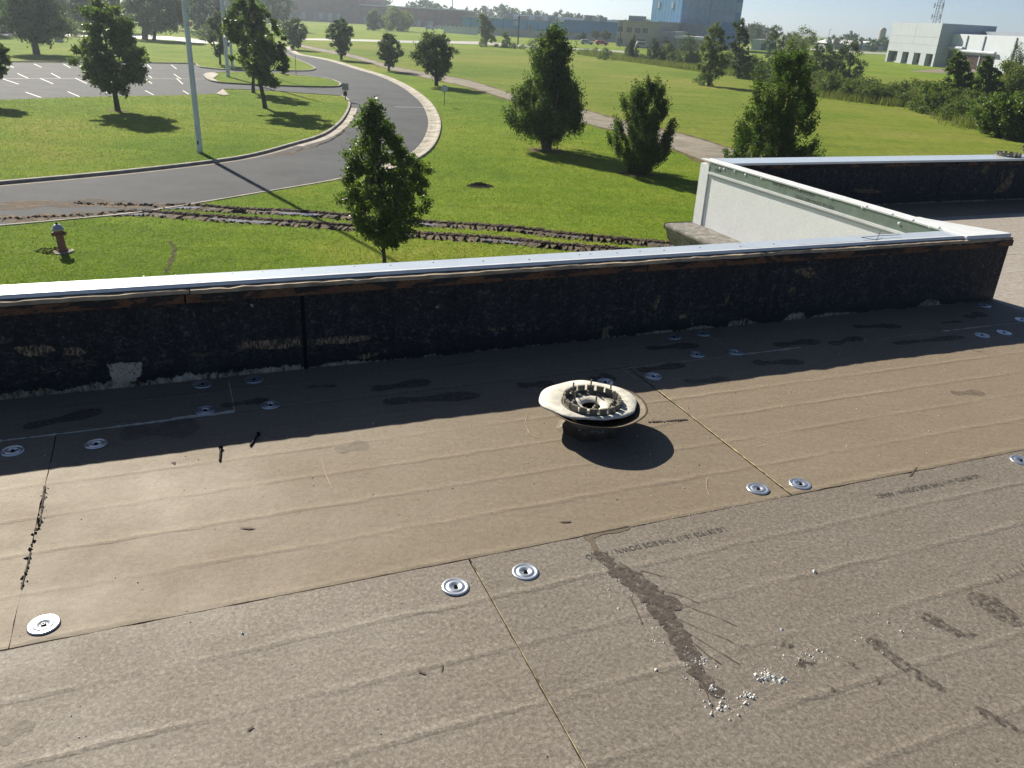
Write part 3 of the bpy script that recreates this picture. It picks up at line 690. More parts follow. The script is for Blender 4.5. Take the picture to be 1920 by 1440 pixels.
# printed lines on the boards (upside down from here)
def print_line(body, start, end, size, b):
    s, e = roof(*start), roof(*end); me = text_mesh(body, size, 'printed_line'); me.materials.append(M['ink_soft'])
    xs = [v.co.x for v in me.vertices]; k = abs(s.x - e.x) / (max(xs) - min(xs))
    for v in me.vertices: v.co.x *= k
    o = bpy.data.objects.new('printed_line', me); COL.objects.link(o); o.parent = b
    loc = Vector((s.x, s.y + .004, 0)); bc = to_uv(b.location)
    o.location = (loc.x - bc.x, loc.y - bc.y, .0016); o.rotation_euler = (0, 0, math.pi)
print_line('LG 081925 16:11 THIS SIDE DOWN / ABAJO', (1357, 990), (1095, 1040), .033, B[2])
print_line('LG 081925 16:11 THIS SIDE DOWN / ABAJO', (1832, 891), (1640, 928), .033, B[2])

# ---- fastening plates
def plate_mesh():
    m = MB(); R = .040
    prof = [(R, 0), (R, .0022), (R * .93, .0032), (R * .83, .0036), (R * .76, .0020), (R * .66, .0018), (R * .60, .0034), (R * .50, .0040), (R * .40, .0034), (R * .30, .0012), (R * .20, -.0002), (.0001, -.0006)]
    m.lathe(prof, 32); return m.mesh('plate_disc', M['galv'], True)
def screw_mesh():
    m = MB(); m.lathe([(.0070, 0), (.0070, .0030), (.0052, .0046), (.0030, .0046), (.0026, .0020), (.0001, .0020)], 10); return m.mesh('screw_head', M['screw'])
pm, sm_ = plate_mesh(), screw_mesh()
PL = [(24, 846, 'by the dark joint nearest the left end of the shaded strip', 1), (180, 833, 'in shade, just right of the dark joint at the left', 1), (385, 770, 'in shade at the end of the pale open seam', 1), (507, 760, 'in shade, right of the end of the pale open seam', 1), (380, 721, 'close under the black wall, left of its vertical crack', 1), (476, 712, 'at the foot of the black wall, nearest its vertical crack', 1),
      (82, 1172, 'alone at the bottom of the dark joint, nearest the viewer', 0), (854, 1101, 'left of the thin yellow joint in the near board row', 0), (985, 1073, 'right of the thin yellow joint in the near board row', 0), (1421, 917, 'left of the long yellow joint beyond the drain', 0), (1500, 908, 'right of the long yellow joint, by the seam', 0),
      (1225, 706, 'in shade up right of the drain', 1), (1135, 717, 'half hidden behind the rim of the drain', 1), (1263, 632, 'at the foot of the wall, left of the faint pale joint', 1), (1306, 665, 'in shade by the damp shoe print at the faint joint', 1), (1317, 626, 'at the foot of the wall, right of the faint pale joint', 1), (1378, 661, 'on the corner of the white seam in shade', 1),
      (1841, 629, 'left one of the pair in shade by the wall end', 1), (1882, 624, 'right one of the pair in shade by the wall end', 1), (1845, 573, 'at the very corner of the black wall end', 1), (1916, 600, 'in shade above the pale seam past the wall end', 1), (1914, 864, 'half out of view at the edge by the dark seam', 0)]
for i, (x, y, w, sh) in enumerate(PL):
    p = roof(x, y)
    t = thing('fastening_plate', 'round ridged metal plate ' + w, 'metal plate', uv(p.x, p.y, .0010), A + rnd.uniform(0, 6), 'round metal plates fastened to the roof boards')
    t.rotation_euler = (rnd.uniform(-.02, .02), rnd.uniform(-.02, .02), rnd.uniform(0, 6))
    link(bpy.data.objects.new('plate_disc', pm), t, (0, 0, 0)); link(bpy.data.objects.new('screw_head', sm_), t, (0, 0, 0))

# ---- two black roofing screws left sticking up
def loose_screw(tip, head, label):
    p, q = at(*tip, .004), at(*head, .006); d = q - p
    t = thing('roofing_screw', label, 'screw', p, 0, 'long black screws dropped on the roof')
    n = 40; m = MB().tube([d * (i / n) for i in range(n + 1)], [.0008] + [(.0040 if i % 2 else .0030) for i in range(1, n + 1)], 8); m.obj('shank', M['screw'], t)
    e = d.normalized(); MB().tube([d, d + e * .003, d + e * .0065], [.0066, .0088, .0055], 10).obj('head', M['screw'], t)
loose_screw((412, 864), (414, 840), 'long black screw lying where the shadow edge crosses the boards')
loose_screw((469, 836), (484, 814), 'long black screw lying slantwise just inside the shadow')

# ---- loose crumbs
def crumbs(name, mat, label, spec, kind='stuff'):
    m = MB()
    for u_, v_, s in spec:
        q = uv(u_, v_); vs = []
        for k in range(5):
            a = 6.283 * k / 5 + rnd.uniform(-.4, .4); r = s * rnd.uniform(.6, 1.2); vs.append((q.x + r * math.cos(a), q.y + r * math.sin(a), .0005))
        vs.append((q.x + rnd.uniform(-.3, .3) * s, q.y + rnd.uniform(-.3, .3) * s, s * rnd.uniform(.7, 1.5)))
        m.add(vs, [(k, (k + 1) % 5, 5) for k in range(5)])
    o = m.obj(name, mat); tag(o, label, 'debris', kind=kind); return o
sp = []
def around(path, n, spread, smin, smax):
    P = resample([Vector((*roof(*p)[:2], 0)) for p in path], 100)
    for _ in range(n):
        q = P[rnd.randrange(100)]; sp.append((q.x + rnd.gauss(0, spread), q.y + rnd.gauss(0, spread), smin + (smax - smin) * rnd.random() ** 3))
around([(1140, 1060), (1190, 1100), (1240, 1170), (1290, 1240), (1335, 1310)], 330, .030, .0008, .0040)
around([(1295, 1230), (1318, 1245)], 90, .014, .001, .0060)
around([(1428, 1262), (1445, 1268), (1462, 1276)], 75, .012, .002, .0080)
around([(1396, 1310), (1408, 1302)], 40, .010, .0015, .006); around([(1330, 1325), (1380, 1320)], 60, .02, .001, .006)
around([(1336, 1290), (1340, 1294)], 14, .006, .003, .009); around([(1490, 1240), (1530, 1232)], 60, .022, .001, .005)
around([(1610, 1200), (1660, 1210), (1690, 1180), (1760, 1150)], 60, .03, .001, .0045)
around([(1205, 984), (1300, 965), (1480, 925)], 130, .006, .0006, .0030)
around([(1120, 1010), (1108, 1040), (1150, 1110)], 90, .02, .0007, .003)
for _ in range(1700): sp.append((rnd.uniform(-2.0, 5.2), rnd.uniform(.2, 3.5), .0005 + .0022 * rnd.random() ** 3))
for _ in range(420): sp.append((rnd.uniform(.9, 4.6), rnd.uniform(1.9, 3.1), .0008 + .0035 * rnd.random() ** 3))
for x, y, s in [(1527, 1073, .008), (1159, 1141, .006), (1230, 1256, .006), (1467, 1181, .006), (455, 1188, .005), (1465, 1180, .006), (1690, 1184, .006), (700, 795, .005)]:
    p = roof(x, y); sp.append((p.x, p.y, s))
crumbs('insulation_crumbs', M['white_chip'], 'white crumbs of insulation scattered over the roof boards', sp)
sp = [(rnd.uniform(-2.0, 5), rnd.uniform(.3, 3.1), .0006 + .0022 * rnd.random() ** 3) for _ in range(700)]
around([(40, 1110), (62, 1020), (78, 960), (85, 915)], 90, .005, .001, .007); around([(70, 985), (78, 950), (86, 914)], 45, .005, .001, .007); around([(1225, 793), (1285, 788)], 40, .006, .001, .006)
crumbs('dark_crumbs', M['dark_chip'], 'dark bits of tar and bark lying on the roof boards', sp)
sp = [(rnd.uniform(5.0, 9), rnd.uniform(3.6, 5.6), .001 + .006 * rnd.random() ** 3) for _ in range(600)]
crumbs('pale_crumbs', M['tan_chip'], 'pale rubble crumbs on the weathered boards past the wall end', sp)

# ================================================================== PARAPETS
VI, VO, ZT = 3.503, 3.672, .430
def ragged(u0, u1, z0, z1, n, seed, lo=.0, hi=.02, holes=()):
    """outline of a sheet whose lower edge is torn; holes: (u centre, half width, height)"""
    rb = random.Random(seed); low = []; acc = 0
    for i in range(n + 1):
        u_ = u0 + (u1 - u0) * i / n; acc = acc * .82 + rb.gauss(0, .3) * .55
        z = z0 + lo + (hi - lo) * (.5 + .5 * math.tanh(acc)) + rb.gauss(0, .0040)
        for c, w, h in holes:
            if abs(u_ - c) < w: z = max(z, z0 + h * (1 - (abs(u_ - c) / w) ** 3) * (.72 + .28 * math.tanh(acc * 1.5)) * rb.uniform(.86, 1.1) + rb.gauss(0, .003))
        low.append((u_, max(z0 + .001, z)))
    return low
def torn_sheet(name, mat, parent, org, u0, u1, z0, z1, v, th, seed, **kw):
    low = ragged(u0, u1, z0, z1, max(20, int((u1 - u0) / .006)), seed, **kw); n = len(low); rb = random.Random(seed + 5)
    m = MB(); vs = []
    for u_, z in low:
        vs += [(u_ - org[0], v - th - org[1], z - org[2]), (u_ - org[0], v - th - org[1], z1 - org[2]), (u_ - org[0], v - org[1], z - org[2]), (u_ - org[0], v - org[1], z1 - org[2])]
    fs = []
    for i in range(n - 1):
        a, b = i * 4, i * 4 + 4
        fs += [(a, b, b + 1, a + 1), (a + 2, b + 2, b, a), (a + 1, b + 1, b + 3, a + 3)]
    fs += [(0, 1, 3, 2), ((n - 1) * 4, (n - 1) * 4 + 2, (n - 1) * 4 + 3, (n - 1) * 4 + 1)]
    m.add(vs, fs); return m.obj(name, mat, parent)

org = (1.5, VI, 0)
pw = thing('parapet_wall', 'low black felted parapet wall across the middle with a vertical crack', 'parapet wall', uv(*org), A)
def P_(m, name, mat, smooth=False): m.shift((-org[0], -org[1], -org[2])); return m.obj(name, mat, pw, smooth=smooth)
P_(MB().box(-6, VI, -.05, 4.80, VO - .02, .352), 'wall_core', M['paper'])
# felt in three lengths: up to the crack, to the lap, to the corner
UC = on_v(569, 610, VI)[0]
torn_sheet('felt_sheet', M['felt'], pw, org, -6, UC - .009, .002, .356, VI - .002, .007, 3, lo=.002, hi=.050, holes=((on_v(233, 700, VI)[0], .065, .092), (on_v(150, 712, VI)[0], .16, .030), (on_v(520, 695, VI)[0], .10, .026)))
torn_sheet('felt_sheet', M['felt'], pw, org, UC + .009, on_v(1372, 560, VI)[0] - .001, .002, .356, VI - .002, .0075, 4, lo=-.01, hi=.020, holes=((on_v(640, 688, VI)[0], .13, .026), (on_v(1230, 628, VI)[0], .14, .020), (on_v(1310, 618, VI)[0], .10, .028)))
torn_sheet('felt_sheet', M['felt'], pw, org, on_v(1372, 560, VI)[0] + .001, 4.80, .002, .356, VI - .002, .008, 5, lo=-.008, hi=.016, holes=((on_v(1385, 606, VI)[0], .12, .046), (on_v(1490, 590, VI)[0], .09, .058), (on_v(1560, 582, VI)[0], .20, .034), (on_v(1742, 567, VI)[0], .10, .070)))
P_(MB().box(UC - .0085, VI - .006, -.02, UC + .0085, VI - .001, .350), 'crack', M['hole'])
# bare places on the felt (backing paper torn open)
def bare(pts, name='bare_patch', mat='bare'):
    rb = random.Random(int(pts[0][0])); q = [on_v(x, y, VI - .01) for x, y in pts]; q.append(q[0]); o = []
    for a, b in zip(q, q[1:]):
        k = max(1, int(math.hypot(b[0] - a[0], b[1] - a[1]) / .008))
        for i in range(k): o.append((a[0] + (b[0] - a[0]) * i / k + rb.gauss(0, .0022), a[1] + (b[1] - a[1]) * i / k + rb.gauss(0, .0025)))
    tri = tessellate_polygon([[Vector((p[0], p[1], 0)) for p in o]]); m = MB()
    m.add([(p[0] - org[0], VI - .0112 - org[1], p[1]) for p in o], [tuple(t) for t in tri]); m.obj(name, M[mat], pw)
def bare_mat(name, c0, c1, lo, hi, st):
    k = NT(name); p = k.pos((1, 1, 1), -A); gr = k.noise(k.pos(st, -A), 4, 6, .75)
    k.set(k.ramp(gr, [(.3, c0), (.7, c1)]), .9, 0, .3)
    t = k.n('BsdfTransparent'); mx = k.n('MixShader')
    k.l(k.ramp(k.noise(k.pos(st, -A), 5, 8, .8), [(lo, (0, 0, 0)), (hi, (1, 1, 1))]), mx.inputs[0]); k.l(t.outputs[0], mx.inputs[1]); k.l(k.b.outputs[0], mx.inputs[2]); k.l(mx.outputs[0], k.out.inputs[0]); return k.m
M['bare'] = bare_mat('torn_backing', (.16, .115, .068), (.34, .26, .165), .46, .53, (22, 22, 6))
M['bare_pale'] = bare_mat('bare_plaster', (.28, .245, .19), (.50, .44, .34), .38, .46, (16, 16, 12))
for pts in ([(26, 652), (60, 646), (100, 650), (104, 657), (76, 667), (42, 667)], [(118, 654), (140, 648), (163, 660), (150, 667), (122, 665)], [(450, 640), (490, 638), (530, 636), (562, 634), (564, 646), (535, 653), (490, 655), (455, 651)], [(590, 636), (640, 630), (700, 630), (694, 638), (645, 644), (596, 645)],
            [(668, 668), (690, 662), (712, 660), (706, 666), (680, 675)], [(718, 656), (728, 650), (730, 654), (722, 662)], [(1128, 616), (1146, 610), (1150, 613), (1138, 626), (1146, 632), (1128, 637)], [(1222, 574), (1234, 552), (1239, 553), (1233, 574), (1228, 581)], [(1270, 592), (1283, 588), (1290, 596), (1274, 598)], [(1294, 602), (1299, 598), (1300, 610), (1295, 610)], [(1489, 506), (1520, 500), (1530, 512), (1518, 520), (1495, 514)], [(1475, 541), (1490, 538), (1492, 548), (1480, 550)],
            [(1180, 585), (1193, 581), (1192, 588), (1182, 590)], [(916, 616), (948, 612), (946, 619), (920, 621)], [(1360, 556), (1367, 554), (1366, 568), (1361, 568)], [(960, 610), (985, 607), (984, 611), (962, 614)]):
    bare(pts)
for pts in ([(200, 683), (225, 681), (266, 679), (266, 700), (252, 715), (222, 716), (210, 712), (206, 700)], [(536, 542), (546, 540), (550, 549), (538, 550)], [(570, 541), (580, 537), (577, 547), (571, 549)], [(468, 570), (476, 570), (474, 575)], [(170, 564), (176, 564), (174, 569)], [(818, 573), (822, 573), (820, 579)]):
    bare(pts, mat='bare_pale')
# nailer boards on top: lower reddish one in lengths and the pale one above
rb_ = random.Random(5); joints = [-6, on_v(343, 528, VI)[0], on_v(1212, 490, VI)[0], 4.82]
for a, b in zip(joints, joints[1:]):
    P_(MB().box(a + .003, VI - .019, .3575, b - .003, VO - .03, .393), 'nailer_board', M['wood']).name = 'nailer_board'
joints2 = [-6, on_v(343, 520, VI)[0] + .02, 2.9, 4.82]
for a, b in zip(joints2, joints2[1:]):
    m = MB(); n = int((b - a) / .03); L0, L1, T0, T1 = [], [], [], []; acc = 0
    for i in range(n + 1):
        u_ = a + .002 + (b - a - .004) * i / n; acc = acc * .85 + rb_.gauss(0, .0022)
        e = VI - .012 + max(-.008, min(.010, acc)); L0.append((u_, e - .002, .394)); L1.append((u_, e + rb_.gauss(0, .0012), .411 + rb_.gauss(0, .0012))); T0.append((u_, VO - .02, .394)); T1.append((u_, VO - .02, .413))
    n1 = n + 1; m.add(L0 + L1 + T0 + T1, [(i, i + 1, i + 1 + n1, i + n1) for i in range(n)] + [(i + n1, i + 1 + n1, i + 1 + 3 * n1, i + 3 * n1) for i in range(n)] + [(i + 2 * n1, i + 2 * n1 + 1, i + 1, i) for i in range(n)])
    P_(m, 'nailer_board', M['wood_pale'])
# the metal coping with its lip on the roof side, in lengths
def coping(u0, u1, seed):
    rb = random.Random(seed); n = int((u1 - u0) / .06); m = MB(); prof = [(.060, .4145), (.062, .4240), (.066, .4275), (.070, .4270), (.076, .4235), (.185, .4265), (.188, .4200), (.188, .25)]
    vs = []; acc = 0
    for i in range(n + 1):
        u_ = u0 + (u1 - u0) * i / n; acc = acc * .8 + rb.gauss(0, .0008)
        for k, (o, z) in enumerate(prof): vs.append((u_, VI - .02 + o + (acc if k < 4 else acc * .3), z + (acc * .8 if k < 4 else 0)))
    q = len(prof); m.add(vs, [(i * q + k, (i + 1) * q + k, (i + 1) * q + k + 1, i * q + k + 1) for i in range(n) for k in range(q - 1)])
    o = P_(m, 'metal_coping', M['coping']); return o
cps = [coping(-6, -.18, 1), coping(-.178, 2.86, 2), coping(2.862, 4.44, 3)]
lip = MB(); n = 260; vs = []
for i in range(n + 1):
    u_ = -6 + 10.5 * i / n; w = rb_.gauss(0, .0012)
    for o, z in ((-.002 + w, .4150), (.000 + w, .4235), (.006, .4290), (.019, .4295), (.021, .4160)): vs.append((u_, VI + .018 + o, z))
lip.add(vs, [(i * 5 + k, (i + 1) * 5 + k, (i + 1) * 5 + k + 1, i * 5 + k + 1) for i in range(n) for k in range(4)])
P_(lip, 'membrane_edge', M['lip'])
for x, y in [(75, 537), (130, 533), (185, 525), (270, 518), (330, 516), (435, 513), (491, 509), (566, 505), (664, 499), (732, 497), (812, 492), (906, 489), (992, 486), (1086, 477), (1107, 476), (1157, 474), (1200, 471), (1245, 469), (1312, 464), (1388, 462), (1450, 457)]:
    p = roof(x, y, .426); m = MB().lathe([(.0045, 0), (.0045, .0025), (.0001, .0035)], 8, (p.x - org[0], p.y - org[1], .4245)); m.obj('screw', M['stud'], pw)
# loose wire ends on the coping
def wire(pts, label):
    q = [at(x, y, z) for x, y, z in pts]; o = MB().tube([p - q[0] for p in q], .0016, 5).obj('wire', M['screw'], None, q[0]); tag(o, label, 'wire')
wire([(1655, 446, .45), (1645, 450, .44), (1615, 445, .437), (1650, 442, .436), (1688, 440, .436)], 'bent thin wire lying on the pale blue coping')
wire([(1643, 451, .434), (1647, 443, .46), (1651, 433, .49)], 'thin wire sticking straight up from the pale blue coping')

# ---- side wall with the white panel, standing out towards the lawn
org2 = (4.44, 5.0, 0)
sw = thing('side_wall', 'white panelled side wall running out from the corner, galvanised strip along its top', 'wall', uv(*org2), A)
def S_(m, name, mat, smooth=False): return m.shift((-org2[0], -org2[1], 0)).obj(name, mat, sw, smooth=smooth)
S_(MB().box(4.475, VO + .002, -.16, 4.545, 6.30, .385), 'wall_core', M['felt'])
S_(MB().box(4.44, VO + .004, -.15, 4.4745, 6.235, .337), 'white_panel', M['panel'])
S_(MB().box(4.428, 6.243, -.15, 4.4745, 6.372, .392), 'corner_post', M['panel'])
S_(MB().box(4.445, 6.2355, -.15, 4.47, 6.2425, .39), 'seal_joint', M['castiron'])
S_(MB().box(4.4335, VO + .004, .338, 4.4745, 6.238, .4175), 'galvanised_strip', M['stripgalv'])
S_(MB().box(4.424, VO + .004, .318, 4.4395, 6.236, .3365), 'white_trim', M['lip'])
S_(MB().box(4.436, VO + .004, .298, 4.4398, 6.236, .3175), 'trim_shade_band', M['trim_shade'])  # shadow under the trim, added as a grey band
c = MB(); n = 60; vs = []
for i in range(n + 1):
    v_ = VO - .005 + (6.38 - VO) * i / n; w = rb_.gauss(0, .0012)
    for o, z in ((-.012, .4185), (-.013 + w * .2, .428), (.002, .4315), (.04, .430), (.046, .4255), (.07, .426), (.095, .430 + w), (.115 + w, .427), (.118 + w, .395)): vs.append((4.44 + o, v_, z))
c.add(vs, [(i * 9 + k, i * 9 + k + 1, (i + 1) * 9 + k + 1, (i + 1) * 9 + k) for i in range(n) for k in range(8)])
S_(c, 'coping', M['lip'])
cap = MB().prism([(4.42, VI - .005), (4.80, VI - .005), (4.80, VI + .03), (4.57, 3.95), (4.56, 4.0), (4.445, 4.0), (4.445, VO + .004), (4.42, VO + .004)], .4045, .4335); bevel(S_(cap, 'corner_cap', M['lip']), .004)
for x, y in [(1350, 316), (1358, 317), (1378, 321), (1398, 328), (1428, 334), (1500, 354), (1558, 371), (1617, 389), (1673, 402), (1712, 413), (1743, 425), (1761, 427), (1686, 419), (1625, 387)]:
    q = on_u(x, y, 4.4335); m = MB().lathe([(.011, 0), (.010, .004), (.005, .007), (.0001, .008)], 10)
    m.v = [(4.4335 - z, q[0] + a, q[1] + b) for a, b, z in m.v]; m.f = [f[::-1] for f in m.f]; S_(m, 'rivet', M['lip'], True)
def wall_text(body, px0, px1, zb, size, flip=False):
    a, b = on_u(*px0, 4.4335), on_u(*px1, 4.4335); me = text_mesh(body, size, 'lettering'); me.materials.append(M['ink'])
    xs = [v.co.x for v in me.vertices]; L = max(xs) - min(xs); k = abs(b[0] - a[0]) / L
    for v in me.vertices:
        x, y = v.co.x * k, v.co.y
        # seen from outside: text runs towards smaller v
        if flip: v.co = (4.4325 - org2[0], b[0] + x - org2[1], zb + .001 - y)
        else: v.co = (4.4325 - org2[0], a[0] - x - org2[1], zb + y)
    link(bpy.data.objects.new('lettering', me), sw)
wall_text('MADE IN USA CS/B 090', (1450, 337), (1530, 356), .409, .028, True)
wall_text('22GA G90 MADE IN USA', (1492, 362), (1566, 382), .342, .034)
wall_text('USA', (1341, 318), (1352, 320), .355, .038)

# concrete cornice the white wall stands on
cn = MB(); prof = [(0, -.150), (-.33, -.150), (-.34, -.165), (-.34, -.185), (-.315, -.205), (-.30, -.235), (-.285, -.29), (-.24, -.33), (-.20, -.345), (-.20, -.46), (0.0, -.46)]
q = len(prof); vs = []; Vs = [VO, 4.2, 4.8, 5.4, 6.0, 6.38]
for v_ in Vs: vs += [(4.47 + o, v_, z) for o, z in prof]
cn.add(vs, [(i * q + k, (i + 1) * q + k, (i + 1) * q + (k + 1) % q, i * q + (k + 1) % q) for i in range(len(Vs) - 1) for k in range(q)] + [tuple(range((len(Vs) - 1) * q, len(Vs) * q)), tuple(range(q))[::-1]])
co = cn.shift((-4.3, -5.2, .46)).obj('concrete_cornice', M['concrete'], None, uv(4.3, 5.2, -.46), A)
tag(co, 'weathered grey concrete cornice ledge under the white side wall', 'cornice'); bevel(co, .006)
ew = MB().prism([(4.40, VO), (12, VO), (12, 6.36), (4.40, 6.36)], 0, 5.14 - .47 + .46 + .005).obj('building_wall', M['concrete'], None, (0, 0, GZ), A); tag(ew, 'plain lower outside wall of the building under the roof edge', 'wall')
ew.location = uv(0, 0, GZ)
fw = MB().prism([(-9, 3.58), (4.40, 3.58), (4.40, 3.66), (-9, 3.66)], 0, 5.5).obj('building_wall', M['concrete'], None, uv(0, 0, GZ), A); tag(fw, 'outside wall of the building below the black parapet', 'wall')

# ---- far parapet of the bay
VF = 6.12; org3 = (8, VF, 0)
fp = thing('parapet_wall', 'farther black parapet behind the white side wall, scuffed near its end', 'parapet wall', uv(*org3), A)
def F_(m, name, mat): return m.shift((-org3[0], -org3[1], 0)).obj(name, mat, fp)
F_(MB().box(4.55, VF, -.05, 12, VF + .22, .372), 'wall_core', M['paper'])
ck = on_v(1762, 340, VF)[0]
torn_sheet('felt_sheet', M['felt'], fp, org3, 4.552, ck - .004, .012, .374, VF - .002, .008, 13, lo=-.004, hi=.006, holes=((on_v(1745, 372, VF)[0], .09, .012),))
torn_sheet('felt_sheet', M['felt'], fp, org3, ck + .004, 12, .012, .374, VF - .002, .008, 14, lo=-.004, hi=.006, holes=((on_v(1810, 375, VF)[0], .2, .008),))
js = [4.552, on_v(1730, 300, VF)[0], on_v(1794, 300, VF)[0], 12]
for k, (a, b) in enumerate(zip(js, js[1:])): F_(MB().box(a + .002, VF - .018 + .006 * (k == 1), .3755, b - .002, VF + .2, .408), 'nailer_board', M['wood'])
F_(MB().prism([(4.562, VF - .022), (12, VF - .022), (12, VF + .25), (4.562, VF + .25)], .409, .4285), 'metal_coping', M['coping'])
F_(MB().box(4.562, VF + .2505, .20, 12, VF + .253, .427), 'coping_face', M['coping'])
def far_bare(pts):
    q = [on_v(x, y, VF - .011) for x, y in pts]; tri = tessellate_polygon([[Vector((p[0], p[1], 0)) for p in q]])
    MB().add([(p[0] - org3[0], -.0118, p[1]) for p in q], [tuple(t) for t in tri]).obj('bare_patch', M['bare'], fp)
for pts in ([(1838, 324), (1846, 312), (1856, 308), (1852, 318), (1846, 327)], [(1862, 362), (1876, 346), (1884, 340), (1890, 330), (1900, 318), (1902, 326), (1896, 344), (1890, 356), (1876, 360)], [(1600, 354), (1625, 355), (1654, 358), (1650, 362), (1612, 361)], [(1880, 320), (1884, 318), (1880, 338), (1877, 338)]):
    far_bare(pts)
# clamping ring lying on the far coping
rp = uv(*roof(1890, 290, .44)[:2], .4295)
cr = thing('drain_clamp_ring', 'dark notched drain ring lying on the far coping', 'drain ring', rp, A)
m = MB().lathe([(.105, 0), (.125, 0), (.125, .012), (.105, .012), (.105, 0)], 28); m.obj('ring', M['castiron'], cr)
for k in range(14):
    a = 6.283 * k / 14; m = MB(); ca, sa = math.cos(a), math.sin(a)
    b = [(.106, -.014), (.124, -.018), (.124, .018), (.106, .014)]
    m.add([(x * ca - y * sa, x * sa + y * ca, z) for z in (.012, .034) for x, y in b], [(0, 1, 5, 4), (1, 2, 6, 5), (2, 3, 7, 6), (3, 0, 4, 7), (4, 5, 6, 7)]); m.obj('tooth', M['castiron'], cr)
q = uv(*roof(1921, 281, .44)[:2], .4295)
m = MB().tube([(0, 0, 0), (.0, 0, .05), (.02, .01, .075)], [.03, .034, .02], 8); tag(m.obj('pipe_end', M['castiron'], None, q), 'dark stub just in view at the end of the far coping', 'pipe')

# ================================================================== ROOF DRAIN
dc = uv(1.455, 2.615, 0)
dr = thing('roof_drain', 'raised roof drain with white collar, notched clamp ring and upright studs', 'roof drain', dc, A)
T0 = .105
def wobd(q): return 1 + .012 * math.sin(3 * q + 1) + .008 * math.sin(7 * q)
m = MB().lathe([(.088, .0), (.088, .055), (.093, .068)], 32); m.obj('neck', M['castiron'], dr, smooth=True)
MB().lathe([(.128, .0006), (.112, .006), (.100, .014), (.089, .030)], 40, (0, 0, 0), lambda q: 1 + .05 * math.sin(5 * q) + .04 * math.sin(11 * q + 1)).obj('torn_flashing', M['rust'], dr)
for k in range(5):
    a = -2.3 + k * .5; mm = MB().box(-.02, -.004, 0, .02, .004, .03); mm.obj('neck_flange', M['stud'], dr, (.088 * math.cos(a), .088 * math.sin(a), .0), a + math.pi / 2)
# outer pan, tilted a little
m = MB().lathe([(.060, .058), (.110, .066), (.165, .083), (.196, .099), (.207, .104), (.208, .101), (.197, .095), (.165, .078), (.110, .061), (.060, .053)], 64, (.022, -.004, 0), wobd)
pan = m.obj('pan', M['rust'], dr, smooth=True)
# white collar with its uneven cut edge
def collar():
    rbx = random.Random(2); n = 96; outs = []
    pts = [(1010, 752), (1013, 738), (1022, 727), (1045, 720), (1085, 712.5), (1110, 714), (1135, 719), (1160, 726), (1184, 738), (1194, 750), (1192, 764), (1188, 772), (1170, 780), (1150, 783), (1132, 785), (1105, 784), (1080, 783), (1058, 778), (1036, 769), (1018, 762)]
    loc = [roof(x, y, T0 + .004) for x, y in pts]; c0 = to_uv(dc)
    P = [Vector((p.x - c0.x, p.y - c0.y, 0)) for p in loc]; P = curve(P + [P[0]], .01)[:-1]
    ang = [math.atan2(p.y, p.x) for p in P]; rad = [p.length for p in P]
    od = sorted(zip(ang, rad)); A_ = np.array([o[0] for o in od]); R_ = np.array([o[1] for o in od])
    A_ = np.concatenate([A_ - 6.28318, A_, A_ + 6.28318]); R_ = np.tile(R_, 3)
    vs = []; fs = []
    for k in range(n):
        q = -math.pi + 6.28318 * k / n; R = float(np.interp(q, A_, R_)); ca, sa = math.cos(q), math.sin(q)
        for r, z in ((.116, T0 - .014), (.118, T0 + .002), (.125, T0 + .005), ((R + .125) / 2, T0 + .006 + .002 * math.sin(4 * q)), (R - .003, T0 + .004 + .002 * math.sin(5 * q)), (R, T0 + .001 + .002 * math.sin(5 * q)), (R - .001, T0 - .004), (.13, T0 - .008)):
            vs.append((r * ca, r * sa, z))
    q = 8; fs = [(k * q + j, ((k + 1) % n) * q + j, ((k + 1) % n) * q + j + 1, k * q + j + 1) for k in range(n) for j in range(q - 1)]
    MB().add(vs, [f[::-1] for f in fs]).obj('collar', M['collar'], dr, smooth=True)
collar()
# clamp ring: floor, inner white seat, hole, notched wall
CX = (.004, .004, 0)
MB().lathe([(.117, T0 - .014), (.113, T0 - .003), (.100, T0 - .001), (.082, T0 - .004), (.076, T0 - .010)], 48, CX).obj('ring_floor', M['castiron'], dr, smooth=True)
MB().lathe([(.079, T0 - .012), (.078, T0 - .003), (.070, T0 + .001), (.055, T0 - .002), (.040, T0 - .008), (.037, T0 - .014)], 48, CX).obj('seat', M['collar'], dr, smooth=True)
MB().lathe([(.039, T0 - .012), (.036, .03), (.034, .0), (.0001, .0)], 32, CX).obj('outlet', M['hole'], dr)
MB().lathe([(.116, T0 - .010), (.117, T0 + .006), (.112, T0 + .006), (.110, T0 - .006)], 64, CX).obj('ring_base', M['castiron'], dr, smooth=True)
for k in range(18):
    a = 6.28318 * (k + .3) / 18; ca, sa = math.cos(a), math.sin(a); hw = .0150
    b = [(.1085, -hw * .92), (.1165, -hw), (.1165, hw), (.1085, hw * .92)]; t_ = [(.109, -hw * .95), (.118, -hw * 1.06), (.118, hw * 1.06), (.109, hw * .95)]
    m = MB().add([(x * ca - y * sa + CX[0], x * sa + y * ca + CX[1], T0 + .0062) for x, y in b] + [(x * ca - y * sa + CX[0], x * sa + y * ca + CX[1], T0 + .029) for x, y in t_], [(0, 1, 5, 4), (1, 2, 6, 5), (2, 3, 7, 6), (3, 0, 4, 7), (4, 5, 6, 7)])
    m.obj('tooth', M['castiron'], dr)
c0 = to_uv(dc)
